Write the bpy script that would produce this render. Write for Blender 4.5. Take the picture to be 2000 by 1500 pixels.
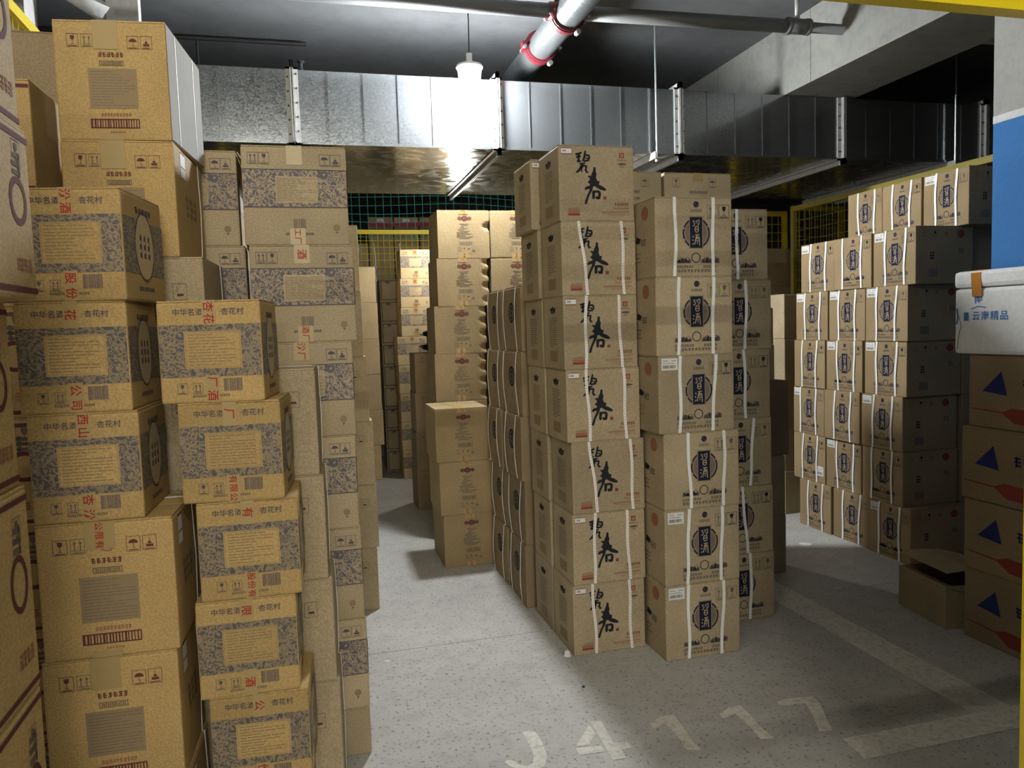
import bpy, bmesh, math, random
from mathutils import Matrix, Vector
random.seed(7)
S = bpy.context.scene
for o in list(bpy.data.objects): bpy.data.objects.remove(o)
COL = S.collection
R = math.radians

# ------------------------------------------------------------------ camera
F_PX, CAM_H = 1500.0, 1.45
PITCH, ROLL, YAW = R(4.25), R(-1.84), R(14.8)
_f = Vector((math.sin(YAW)*math.cos(PITCH), math.cos(YAW)*math.cos(PITCH), -math.sin(PITCH)))
_r = Vector((math.cos(YAW), -math.sin(YAW), 0)); _u = _r.cross(_f)
_r2 = math.cos(ROLL)*_r + math.sin(ROLL)*_u
_u2 = -math.sin(ROLL)*_r + math.cos(ROLL)*_u
cam_d = bpy.data.cameras.new('camera'); cam = bpy.data.objects.new('camera', cam_d); COL.objects.link(cam)
cam_d.sensor_width = 36; cam_d.lens = F_PX/2000*36; cam_d.clip_start = .05; cam_d.clip_end = 100
M = Matrix.Identity(4)
for i in range(3):
    M[i][0] = _r2[i]; M[i][1] = _u2[i]; M[i][2] = -_f[i]
M[2][3] = CAM_H
cam.matrix_world = M
S.camera = cam

# ------------------------------------------------------------------ world, exposure
W = bpy.data.worlds.new('garage_dark'); S.world = W; W.use_nodes = True
W.node_tree.nodes['Background'].inputs[0].default_value = (.55, .6, .7, 1)
W.node_tree.nodes['Background'].inputs[1].default_value = .01
S.view_settings.view_transform = 'Standard'; S.view_settings.look = 'None'
S.view_settings.gamma = 1; S.view_settings.use_curve_mapping = False
S.view_settings.exposure = 0.0
S.cycles.max_bounces = 5; S.cycles.diffuse_bounces = 3; S.cycles.glossy_bounces = 2; S.cycles.transmission_bounces = 1
S.cycles.use_light_tree = False; S.cycles.caustics_reflective = False; S.cycles.caustics_refractive = False
BULB_POWER = 880.0        # emission strength of the hanging bulb's diffuser
TUBE_POWER = 135.0        # emission strength of the lane's fluorescent tube
BULB = (1.082, 4.90, 2.996)
BULB2 = (1.42, 6.98, 2.30)
BULB2_POWER = 150.0      # second bulb, past the duct, hidden by the middle piles
TUBE = (-.45, .65, 3.30)
LANE_POWER = 440.0       # the lane's own tubes, behind the camera
LANE = [(.7, -2.6, 3.42), (.0, -3.9, 3.15), (-.7, -5.2, 2.85), (.6, -6.4, 2.5)]

# ------------------------------------------------------------------ materials
MATS = {}
def nodes(name):
    m = bpy.data.materials.new(name); m.use_nodes = True
    nt = m.node_tree; b = nt.nodes['Principled BSDF']; MATS[name] = m
    return m, nt, b
def N(nt, t, **kw):
    n = nt.nodes.new(t)
    for k, v in kw.items():
        if k in n.inputs: n.inputs[k].default_value = v
        else: setattr(n, k, v)
    return n
def ramp(nt, fac, stops):
    r = N(nt, 'ShaderNodeValToRGB'); cr = r.color_ramp
    while len(cr.elements) < len(stops): cr.elements.new(.5)
    for e, (p, c) in zip(cr.elements, stops):
        e.position = p; e.color = tuple(c)+(1,) if len(c) == 3 else c
    nt.links.new(fac, r.inputs[0]); return r
def plain(name, col, rough=.6, metal=0.0, var=0.0, scale=20, emit=0):
    m, nt, b = nodes(name)
    b.inputs['Base Color'].default_value = tuple(col)+(1,)
    b.inputs['Roughness'].default_value = rough; b.inputs['Metallic'].default_value = metal
    if name[:3] in ('ink', 'sta', 'whi', 'lab', 'foa'): b.inputs['Specular IOR Level'].default_value = .08
    if var:
        tc = N(nt, 'ShaderNodeTexCoord'); n = N(nt, 'ShaderNodeTexNoise', Scale=scale, Detail=4.0)
        nt.links.new(tc.outputs['Object'], n.inputs['Vector'])
        r = ramp(nt, n.outputs[0], [(.25, [c*(1-var) for c in col]), (.75, [min(1, c*(1+var)) for c in col])])
        nt.links.new(r.outputs[0], b.inputs['Base Color'])
    if emit:
        b.inputs['Emission Color'].default_value = tuple(col)+(1,); b.inputs['Emission Strength'].default_value = emit
    return m
def kraft(name, col, rough=.72, flute=1.0):
    m, nt, b = nodes(name); L = nt.links.new
    tc = N(nt, 'ShaderNodeTexCoord'); oi = N(nt, 'ShaderNodeObjectInfo')
    n1 = N(nt, 'ShaderNodeTexNoise', Scale=5.0, Detail=1.0); n2 = N(nt, 'ShaderNodeTexNoise', Scale=220.0, Detail=0.0)
    add = N(nt, 'ShaderNodeVectorMath', operation='ADD')
    L(tc.outputs['Object'], add.inputs[0]); L(oi.outputs['Random'], add.inputs[1])
    L(add.outputs[0], n1.inputs['Vector']); L(tc.outputs['Object'], n2.inputs['Vector'])
    r1 = ramp(nt, n1.outputs[0], [(.3, [c*.9 for c in col]), (.7, [c*1.07 for c in col])])
    r2 = ramp(nt, n2.outputs[0], [(.3, (.84,)*3), (.7, (1.08,)*3)])
    mx = N(nt, 'ShaderNodeMix', data_type='RGBA', blend_type='MULTIPLY'); mx.inputs[0].default_value = 1
    L(r1.outputs[0], mx.inputs[6]); L(r2.outputs[0], mx.inputs[7])
    hs = N(nt, 'ShaderNodeHueSaturation'); mr = N(nt, 'ShaderNodeMapRange')
    mr.inputs[3].default_value = .9; mr.inputs[4].default_value = 1.08
    L(oi.outputs['Random'], mr.inputs[0]); L(mr.outputs[0], hs.inputs['Value']); L(mx.outputs[2], hs.inputs['Color'])
    L(hs.outputs[0], b.inputs['Base Color']); b.inputs['Roughness'].default_value = rough
    b.inputs['Specular IOR Level'].default_value = .15
    nz = N(nt, 'ShaderNodeTexNoise', Scale=9.0, Detail=1.0); L(add.outputs[0], nz.inputs['Vector'])
    bp = N(nt, 'ShaderNodeBump', Strength=.22, Distance=.01); L(nz.outputs[0], bp.inputs['Height'])
    L(bp.outputs[0], b.inputs['Normal'])
    return m
kraft('kraft_yellow', (.49, .335, .135))
kraft('kraft_tan', (.45, .36, .22))
kraft('kraft_gold', (.375, .28, .15))
kraft('kraft_brown', (.44, .355, .225))
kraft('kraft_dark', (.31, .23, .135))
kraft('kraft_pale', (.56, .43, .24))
kraft('kraft_brown_dimmed', (.345, .25, .135))  # same roundel kraft, darkened to hold down the brightly lit right-hand row
def floral(name, paper, ink, scale, thr):
    m, nt, b = nodes(name); L = nt.links.new
    tc = N(nt, 'ShaderNodeTexCoord')
    nz = N(nt, 'ShaderNodeTexNoise', Scale=scale*.6, Detail=1.0); L(tc.outputs['Object'], nz.inputs['Vector'])
    mxv = N(nt, 'ShaderNodeVectorMath', operation='MULTIPLY_ADD'); mxv.inputs[1].default_value = (.055,)*3
    L(nz.outputs['Color'], mxv.inputs[0]); L(tc.outputs['Object'], mxv.inputs[2])
    v = N(nt, 'ShaderNodeTexVoronoi', Scale=scale); v.feature = 'DISTANCE_TO_EDGE'; L(mxv.outputs[0], v.inputs['Vector'])
    n2 = N(nt, 'ShaderNodeTexNoise', Scale=scale*1.7, Detail=2.0, Distortion=2.2); L(mxv.outputs[0], n2.inputs['Vector'])
    a = N(nt, 'ShaderNodeMath', operation='MULTIPLY_ADD'); a.inputs[1].default_value = .9
    L(v.outputs['Distance'], a.inputs[0]); L(n2.outputs[0], a.inputs[2])
    r = ramp(nt, a.outputs[0], [(thr-.03, paper), (thr+.03, ink)])
    L(r.outputs[0], b.inputs['Base Color']); b.inputs['Roughness'].default_value = .7
    return m
floral('floral_slate', (.285, .215, .125), (.09, .082, .08), 62, .62)
floral('floral_violet', (.40, .315, .195), (.115, .10, .112), 58, .61)
plain('ink_black', (.022, .024, .03), .7)
plain('ink_grey', (.15, .125, .095), .8)
plain('ink_text', (.22, .165, .10), .8)
plain('ink_faint', (.29, .215, .12), .8)
plain('ink_navy', (.017, .020, .045), .65)
plain('ink_violet', (.095, .083, .098), .7)
plain('ink_red', (.27, .055, .045), .7)
plain('ink_redfaint', (.34, .15, .09), .75)
plain('ink_maroon', (.13, .045, .045), .75)
plain('ink_roundel', (.20, .155, .12), .75)
plain('ink_blue', (.03, .04, .15), .7)
plain('ink_paper', (.50, .39, .22), .75)
plain('stamp_red', (.36, .03, .025), .4)
plain('tape_tan', (.40, .29, .12), .38)
plain('tape_orange', (.52, .22, .045), .2)
plain('strap_white', (.93, .93, .89), .4)
plain('strap_dot', (.75, .35, .33), .5)
plain('label_white', (.80, .80, .78), .5)
plain('white_board', (.46, .45, .43), .8, var=.06, scale=8)
plain('foam_white', (.82, .82, .80), .75, var=.06, scale=60)
plain('marker_blue', (.02, .17, .52), .6)
plain('yellow_paint', (.78, .60, .012), .35, var=.08, scale=9)
plain('yellow_dull', (.26, .21, .025), .5, var=.1, scale=9)  # fence yellow darkened to stand in for the bulb not reaching it
plain('red_paint', (.08, .006, .010), .4)
plain('rubber_dark', (.02, .02, .022), .6)
plain('bag_black', (.012, .012, .014), .25)
plain('net_green', (.07, .42, .33), .6)
plain('lamp_cap', (.75, .76, .78), .4)
plain('rod_steel', (.45, .47, .48), .35, .9)
plain('steel_pale', (.36, .36, .35), .5, .3, var=.15, scale=30)
plain('pipe_grey', (.15, .155, .155), .5, .3, var=.12, scale=6)
plain('board_grey', (.22, .22, .21), .7, var=.1, scale=3)
plain('tin_red', (.45, .02, .06), .5)
plain('cable_black', (.02, .02, .02), .5)
m_, nt_, b_ = nodes('bulb_glow')
b_.inputs['Base Color'].default_value = (1, 1, 1, 1); b_.inputs['Emission Color'].default_value = (.93, .97, 1, 1)
b_.inputs['Emission Strength'].default_value = BULB_POWER
m_, nt_, b_ = nodes('bulb_glow_far')
b_.inputs['Emission Color'].default_value = (1, .97, .90, 1); b_.inputs['Emission Strength'].default_value = BULB2_POWER
m_, nt_, b_ = nodes('lane_glow')
b_.inputs['Emission Color'].default_value = (1, .95, .84, 1); b_.inputs['Emission Strength'].default_value = LANE_POWER
m_, nt_, b_ = nodes('tube_glow')
b_.inputs['Emission Color'].default_value = (1, .95, .84, 1); b_.inputs['Emission Strength'].default_value = TUBE_POWER
def concrete(name, c0, c1, scale, stain, speck=0.0, rough=.85, bump=.15):
    m, nt, b = nodes(name); L = nt.links.new
    tc = N(nt, 'ShaderNodeTexCoord')
    n1 = N(nt, 'ShaderNodeTexNoise', Scale=scale, Detail=6.0, Roughness=.6); L(tc.outputs['Object'], n1.inputs['Vector'])
    n2 = N(nt, 'ShaderNodeTexNoise', Scale=scale*9, Detail=4.0, Distortion=.6); L(tc.outputs['Object'], n2.inputs['Vector'])
    n3 = N(nt, 'ShaderNodeTexNoise', Scale=scale*42, Detail=2.0); L(tc.outputs['Object'], n3.inputs['Vector'])
    r1 = ramp(nt, n1.outputs[0], [(.3, c0), (.7, c1)])
    r2 = ramp(nt, n2.outputs[0], [(.33, (1-stain,)*3), (.55, (1,)*3)])
    r3 = ramp(nt, n3.outputs[0], [(.31, (1-speck,)*3), (.41, (1,)*3)])
    mx = N(nt, 'ShaderNodeMix', data_type='RGBA', blend_type='MULTIPLY'); mx.inputs[0].default_value = 1
    my = N(nt, 'ShaderNodeMix', data_type='RGBA', blend_type='MULTIPLY'); my.inputs[0].default_value = 1
    L(r1.outputs[0], mx.inputs[6]); L(r2.outputs[0], mx.inputs[7]); L(mx.outputs[2], my.inputs[6]); L(r3.outputs[0], my.inputs[7])
    L(my.outputs[2], b.inputs['Base Color']); b.inputs['Roughness'].default_value = rough
    bp = N(nt, 'ShaderNodeBump', Strength=bump, Distance=.01); L(n2.outputs[0], bp.inputs['Height']); L(bp.outputs[0], b.inputs['Normal'])
    return m
concrete('concrete_floor', (.43, .42, .39), (.56, .55, .51), 1.6, .11, .5, .8)
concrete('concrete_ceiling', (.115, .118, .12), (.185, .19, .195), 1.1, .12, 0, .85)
concrete('concrete_beam', (.21, .208, .19), (.30, .296, .272), 1.4, .14, .08, .85)
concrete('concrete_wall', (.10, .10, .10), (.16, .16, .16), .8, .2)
concrete('column_grey', (.30, .30, .28), (.36, .36, .335), 3, .08, .05)
concrete('column_blue', (.028, .15, .40), (.034, .17, .44), 3, .05)
concrete('floor_paint', (.66, .64, .56), (.78, .76, .68), 5, .25, .2, .7)
concrete('column_white', (.55, .55, .54), (.66, .66, .65), 3, .1)
def galvanised(name, base, rough, sc, wob):
    m, nt, b = nodes(name); L = nt.links.new
    tc = N(nt, 'ShaderNodeTexCoord')
    mp = N(nt, 'ShaderNodeMapping'); mp.inputs['Scale'].default_value = (1, 1, 1.6); L(tc.outputs['Object'], mp.inputs['Vector'])
    v = N(nt, 'ShaderNodeTexNoise', Scale=sc, Detail=1.0, Distortion=2.5); L(mp.outputs[0], v.inputs['Vector'])
    n = N(nt, 'ShaderNodeTexNoise', Scale=2.2, Detail=1.0); L(tc.outputs['Object'], n.inputs['Vector'])
    r = ramp(nt, v.outputs[0], [(.42, [c*.85 for c in base]), (.58, base)])
    L(r.outputs[0], b.inputs['Base Color']); b.inputs['Metallic'].default_value = .85
    rr = ramp(nt, v.outputs[0], [(.42, (rough+.14,)*3), (.58, (rough,)*3)]); L(rr.outputs[0], b.inputs['Roughness'])
    bp = N(nt, 'ShaderNodeBump', Strength=wob, Distance=.05); L(n.outputs[0], bp.inputs['Height']); L(bp.outputs[0], b.inputs['Normal'])
    return m
galvanised('galvanised', (.28, .30, .31), .13, 46, .05)
galvanised('galvanised_under', (.34, .34, .32), .14, 4, .05)
galvanised('galvanised_pipe', (.22, .235, .24), .30, 30, .05)

# ------------------------------------------------------------------ mesh helpers
class MB:
    """collects geometry for ONE mesh object"""
    def __init__(s): s.v = []; s.f = []; s.m = []
    def poly(s, pts, mi=0):
        i = len(s.v); s.v += [tuple(p) for p in pts]; s.f.append(tuple(range(i, i+len(pts)))); s.m.append(mi)
    def mesh(s, v, f, mi=0):
        i = len(s.v); s.v += [tuple(p) for p in v]
        for q in f: s.f.append(tuple(k+i for k in q)); s.m.append(mi)
    def box(s, x0, x1, y0, y1, z0, z1, mi=0, mat=None):
        v = [Vector((x, y, z)) for z in (z0, z1) for y in (y0, y1) for x in (x0, x1)]
        if mat: v = [mat @ p for p in v]
        s.mesh(v, [(0, 2, 3, 1), (4, 5, 7, 6), (0, 1, 5, 4), (2, 6, 7, 3), (0, 4, 6, 2), (1, 3, 7, 5)], mi)
    def tube(s, path, rad, n=8, mi=0, cap=True):
        path = [Vector(p) for p in path]; rings = []
        rads = rad if isinstance(rad, (list, tuple)) else [rad]*len(path)
        for k, p in enumerate(path):
            d = (path[min(k+1, len(path)-1)] - path[max(k-1, 0)]).normalized()
            a = d.cross(Vector((0, 0, 1)));
            if a.length < 1e-4: a = d.cross(Vector((0, 1, 0)))
            a.normalize(); b = a.cross(d)
            rings.append([p + (a*math.cos(2*math.pi*j/n) + b*math.sin(2*math.pi*j/n))*rads[k] for j in range(n)])
        v = [q for r in rings for q in r]; f = []
        for k in range(len(path)-1):
            for j in range(n):
                f.append((k*n+j, k*n+(j+1) % n, (k+1)*n+(j+1) % n, (k+1)*n+j))
        if cap:
            f.append(tuple(range(n))[::-1]); f.append(tuple((len(path)-1)*n+j for j in range(n)))
        s.mesh(v, f, mi)
    def band(s, path, width, thick, axis=Vector((1, 0, 0)), mi=0):
        """flat strap along a path; width measured along axis"""
        path = [Vector(p) for p in path]; v = []; f = []
        for k, p in enumerate(path):
            d = (path[min(k+1, len(path)-1)] - path[max(k-1, 0)]).normalized()
            nn = d.cross(axis).normalized(); h = axis*width/2
            v += [p-h, p+h, p+h+nn*thick, p-h+nn*thick]
        for k in range(len(path)-1):
            for j in range(4): f.append((k*4+j, k*4+(j+1) % 4, k*4+4+(j+1) % 4, k*4+4+j))
        f.append((3, 2, 1, 0)); e = (len(path)-1)*4; f.append((e, e+1, e+2, e+3))
        s.mesh(v, f, mi)
    def data(s, name, mats, smooth=False):
        me = bpy.data.meshes.new(name); me.from_pydata(s.v, [], s.f)
        for m in mats: me.materials.append(MATS[m])
        me.polygons.foreach_set('material_index', s.m)
        if smooth: me.polygons.foreach_set('use_smooth', [True]*len(s.f))
        me.update(); return me
    def build(s, name, mats, parent=None, smooth=False):
        return link(name, s.data(name, mats if isinstance(mats, (list, tuple)) else [mats], smooth), parent)
def link(name, data, parent=None):
    o = bpy.data.objects.new(name, data); COL.objects.link(o)
    if parent is not None: o.parent = parent
    return o
def tag(o, label=None, cat=None, group=None, kind=None):
    for k, v in (('label', label), ('category', cat), ('group', group), ('kind', kind)):
        if v: o[k] = v
    return o
def thing(name, label, cat, loc=(0, 0, 0), rz=0, group=None):
    o = link(name, None); o.location = loc; o.rotation_euler = (0, 0, rz); o.empty_display_size = .1
    return tag(o, label, cat, group)
def bevel_mesh(name, w, d, z0, z1, bev, mats, dents=None):
    bm = bmesh.new(); bmesh.ops.create_cube(bm, size=1)
    for v in bm.verts: v.co = Vector((v.co.x*w, v.co.y*d, z0+(v.co.z+.5)*(z1-z0)))
    bmesh.ops.bevel(bm, geom=bm.edges[:], offset=bev, segments=2, affect='EDGES', profile=.6)
    me = bpy.data.meshes.new(name); bm.to_mesh(me); bm.free()
    for m in mats: me.materials.append(MATS[m])
    return me

def dented_mesh(name, w, d, h, mat, zs):
    """carton body whose right front edge is crushed inwards at the heights zs"""
    bm = bmesh.new(); bmesh.ops.create_cube(bm, size=1)
    for v in bm.verts: v.co = Vector((v.co.x*w, v.co.y*d, (v.co.z+.5)*h))
    bmesh.ops.subdivide_edges(bm, edges=bm.edges[:], cuts=22, use_grid_fill=True)
    for v in bm.verts:
        for z in zs:
            q = math.sqrt((v.co.x-w/2)**2*.7+(v.co.y+d/2)**2*1.6+(v.co.z-z)**2*1.7)/.045
            if q < 1: v.co += Vector((-.020, .026, 0))*(1-q)**1.3
    me = bpy.data.meshes.new(name); bm.to_mesh(me); bm.free(); me.materials.append(MATS[mat]); return me

# ------------------------------------------------------------------ flat print (ink on a carton face)
_fc = bpy.data.curves.new('lettering_source', 'FONT'); _fo = bpy.data.objects.new('lettering_source', _fc)
COL.objects.link(_fo); _fc.resolution_u = 2; _cache = {}
def glyphs(s, bold=0.0):
    k = (s, bold)
    if k not in _cache:
        _fc.body = s; _fc.offset = bold; _fc.align_x = 'CENTER'
        bpy.context.view_layer.update()
        ev = _fo.evaluated_get(bpy.context.evaluated_depsgraph_get()); me = ev.to_mesh()
        _cache[k] = ([(v.co.x, v.co.y) for v in me.vertices], [tuple(p.vertices) for p in me.polygons])
        ev.to_mesh_clear()
    return _cache[k]
class Ink:
    """2-D artwork on one face of a carton; u to the right, v up, metres"""
    def __init__(s, w, d, h, face='front'):
        s.w, s.d, s.h, s.face = w, d, h, face; s.mb = MB(); s.mats = []; s.lay = 0
        s.U = w if face in ('front', 'back') else d
    def mi(s, m):
        if m not in s.mats: s.mats.append(m)
        return s.mats.index(m)
    def P(s, u, v):
        e = .0009 + .00012*s.lay
        if s.face == 'front': return (u-s.w/2, -s.d/2-e, v)
        if s.face == 'left': return (-s.w/2-e, s.d/2-u, v)
        if s.face == 'right': return (s.w/2+e, -s.d/2+u, v)
    def up(s): s.lay += 1
    def poly(s, pts, m): s.mb.poly([s.P(*p) for p in pts], s.mi(m))
    def rect(s, u0, v0, u1, v1, m): s.poly([(u0, v0), (u1, v0), (u1, v1), (u0, v1)], m)
    def frame(s, u0, v0, u1, v1, t, m):
        s.rect(u0, v0, u1, v0+t, m); s.rect(u0, v1-t, u1, v1, m); s.rect(u0, v0+t, u0+t, v1-t, m); s.rect(u1-t, v0+t, u1, v1-t, m)
    def disc(s, u, v, r, m, ry=None, n=24): s.poly([(u+r*math.cos(2*math.pi*k/n), v+(ry or r)*math.sin(2*math.pi*k/n)) for k in range(n)], m)
    def ring(s, u, v, r, t, m, ry=None, n=32, gap=()):
        ry = ry or r
        for k in range(n):
            if k in gap: continue
            a, b = 2*math.pi*k/n, 2*math.pi*(k+1)/n
            s.poly([(u+(r-t)*math.cos(a), v+(ry-t)*math.sin(a)), (u+r*math.cos(a), v+ry*math.sin(a)),
                    (u+r*math.cos(b), v+ry*math.sin(b)), (u+(r-t)*math.cos(b), v+(ry-t)*math.sin(b))], m)
    def stroke(s, pts, t, m):
        n = len(pts); L = []; Rr = []
        for k, p in enumerate(pts):
            a = pts[max(k-1, 0)]; b = pts[min(k+1, n-1)]; dx, dy = b[0]-a[0], b[1]-a[1]; l = math.hypot(dx, dy) or 1
            tt = (t[k] if isinstance(t, (list, tuple)) else t)/2
            L.append((p[0]-dy/l*tt, p[1]+dx/l*tt)); Rr.append((p[0]+dy/l*tt, p[1]-dx/l*tt))
        for k in range(n-1): s.poly([Rr[k], Rr[k+1], L[k+1], L[k]], m)
    def text(s, str_, u, v, size, m, bold=0.0, rot=0.0, sx=1.0):
        vs, fs = glyphs(str_, bold); c, sn = math.cos(rot), math.sin(rot); mi = s.mi(m)
        pts = [s.P(u+(x*sx*c-y*sn)*size, v+(x*sx*sn+y*c)*size) for x, y in vs]
        s.mb.mesh(pts, fs, mi)
    def blur(s, u0, v, wid, ht, m, n=None):
        """a row of illegibly small characters"""
        n = n or max(2, int(wid/ht)); p = wid/n; g = p*.12; rnd = random.Random(int(wid*1e4)+n)
        for k in range(n):
            a, b = u0+k*p+g, u0+(k+1)*p-g; q = rnd.randint(0, 2)
            for j in range(3):
                s.rect(a+(g if q == j else 0), v+ht*(.05+.34*j), b-(g if q == (j+1) % 3 else 0), v+ht*(.25+.34*j), m)
            x = a+(b-a)*(.2+.3*q); s.rect(x, v, x+p*.17, v+ht, m)
    def lines(s, u0, v0, u1, v1, n, m, seed=1, frac=.5):
        rnd = random.Random(seed); p = (v1-v0)/n
        for k in range(n):
            e = u0+(u1-u0)*(1 if rnd.random() < .55 else rnd.uniform(.45, .9))
            x = u0
            while x < e:
                y = min(e, x+(u1-u0)*rnd.uniform(.1, .3)); s.rect(x, v1-(k+.5+frac/2)*p, y, v1-(k+.5-frac/2)*p, m); x = y+(u1-u0)*.025
    def bars(s, u0, v0, u1, v1, n, m, seed=3):
        rnd = random.Random(seed); p = (u1-u0)/n
        for k in range(n): s.rect(u0+k*p, v0, u0+(k+rnd.uniform(.35, .75))*p, v1, m)
    def icon(s, kind, u, v, a, m, fr=True):
        """one handling mark in a square of side a with its caption line"""
        if fr: s.frame(u, v, u+a, v+a*1.15, a*.035, m)
        if fr: s.rect(u+a*.15, v+a*.08, u+a*.85, v+a*.14, m)
        c = u+a/2
        if kind == 'glass':
            s.poly([(c-a*.17, v+a*1.0), (c-a*.17, v+a*.78), (c-a*.08, v+a*.62), (c+a*.08, v+a*.62), (c+a*.17, v+a*.78), (c+a*.17, v+a*1.0)], m)
            s.rect(c-a*.02, v+a*.28, c+a*.02, v+a*.62, m); s.rect(c-a*.14, v+a*.24, c+a*.14, v+a*.28, m)
        if kind == 'arrows':
            for x in (c-a*.2, c+a*.2):
                s.rect(x-a*.035, v+a*.32, x+a*.035, v+a*.8, m)
                s.poly([(x-a*.12, v+a*.78), (x+a*.12, v+a*.78), (x, v+a*1.0)], m)
            s.rect(c-a*.36, v+a*.24, c+a*.36, v+a*.29, m)
        if kind == 'umbrella':
            s.poly([(c+a*.34*math.cos(t), v+a*.62+a*.3*math.sin(t)) for t in [math.pi*k/10 for k in range(11)]], m)
            s.rect(c-a*.02, v+a*.25, c+a*.02, v+a*.64, m); s.rect(c-a*.02, v+a*.25, c+a*.12, v+a*.29, m)
        if kind == 'stack':
            s.rect(c-a*.26, v+a*.26, c+a*.26, v+a*.46, m); s.rect(c-a*.12, v+a*.5, c+a*.12, v+a*.66, m); s.rect(c-a*.02, v+a*.66, c+a*.02, v+a*.95, m)
    def data(s, name): return s.mb.data(name, s.mats)

# ------------------------------------------------------------------ carton kinds -> list of (part name, mesh, sub-parts)
def body_parts(w, d, h, mat, bev=.006, dents=()):
    t = .004
    P = [('body', dented_mesh('body', w, d, h-t, mat, [h*v for v in dents]) if dents else bevel_mesh('body', w, d, 0, h-t, bev, [mat]), [])]
    for s in (0, 1):
        mb = MB(); y0, y1 = (-d/2+.002, -.0015) if s == 0 else (.0015, d/2-.002)
        mb.box(-w/2+.002, w/2-.002, y0, y1, h-t, h); P.append(('flap', mb.data('flap', [mat]), []))
    return P
def strap_mesh(w, d, h, xt, xb, wid=.014, dots=False, bulge=.0):
    """plastic strap looped once around the carton, front / top / back / bottom"""
    mb = MB(); e = .0022; n = 6; pts = []
    for k in range(n+1):
        q = k/n; x = xb+(xt-xb)*q + .003*math.sin(q*7+xt*90); pts.append((x, -d/2-e-bulge*math.sin(q*math.pi), .002+(h-.004)*q))
    pts += [(xt, -d/2+.004, h+.0006), (xt, 0, h+.0006), (xt, d/2-.004, h+.0006)]
    mb.band(pts, wid, .0012)
    mb.band([(xt, d/2+e, h-.002), (xb, d/2+e, .002)], wid, .0012)
    me = mb.data('strap', ['strap_white'])
    sub = []
    if dots:
        mk = MB()
        for k in range(1, 26):
            q = k/26; x = xb+(xt-xb)*q+.003*math.sin(q*7+xt*90)
            mk.poly([(x-.0018, -d/2-e-.0016, h*q), (x+.0018, -d/2-e-.0016, h*q), (x+.0018, -d/2-e-.0016, h*q+.004), (x-.0018, -d/2-e-.0016, h*q+.004)])
        sub = [('strap_print', mk.data('strap_print', ['strap_dot']))]
    return ('strap', me, sub)
def tape_part(w, d, h, u, wid, top, bot, words=None, size=.05, mat='tape_tan', twords=None):
    """sealing tape folded over the top edge, and the end of the strip below at the bottom edge"""
    e = .0016; x = u-w/2; out = []
    for z0, z1, ws, over in ((h-top, h, twords, True), (.001, bot, words, False)):
        if z1 - z0 < .004: continue
        mb = MB(); mb.box(x-wid/2, x+wid/2, -d/2-e, -d/2-e+.0006, z0, z1)
        if over: mb.v = mb.v; mb.box(x-wid/2, x+wid/2, -d/2-e, d/2, h-.0003, h+.0005)
        sub = []
        if ws:
            k = Ink(w, d, h); k.lay = 8; n = len(ws)
            sz = min(size, (z1-z0)/n*.92)
            for i, ch in enumerate(ws): k.text(ch, u-sz*.36, z1-(i+.5)*(z1-z0)/n, sz, 'stamp_red', .012, R(-90))
            sub = [('tape_lettering', k.data('tape_lettering'))]
        out.append(('tape', mb.data('tape', [mat]), sub))
    return out
def label_part(w, d, h, u0, v0, u1, v1, face='front', red=False):
    mb = MB(); k0 = Ink(w, d, h, face); k0.lay = 6
    k0.rect(u0, v0, u1, v1, 'label_white')
    k = Ink(w, d, h, face); k.lay = 8; a, b = u1-u0, v1-v0
    if red:
        k.rect(u0, v1-b*.12, u1, v1, 'ink_red'); k.rect(u0, v0, u1, v0+b*.12, 'ink_red'); k.blur(u0+a*.14, v0+b*.36, a*.36, b*.3, 'ink_black', 2)
    else:
        k.blur(u0+a*.08, v0+b*.74, a*.34, b*.1, 'ink_grey', 5); k.blur(u0+a*.6, v0+b*.74, a*.3, b*.1, 'ink_grey', 4)
        k.rect(u0+a*.06, v0+b*.56, u0+a*.8, v0+b*.6, 'ink_grey'); k.bars(u0+a*.08, v0+b*.14, u0+a*.9, v0+b*.42, 14, 'ink_grey', 5)
    return ('label', k0.data('label'), [('label_print', k.data('label_print'))])

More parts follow.
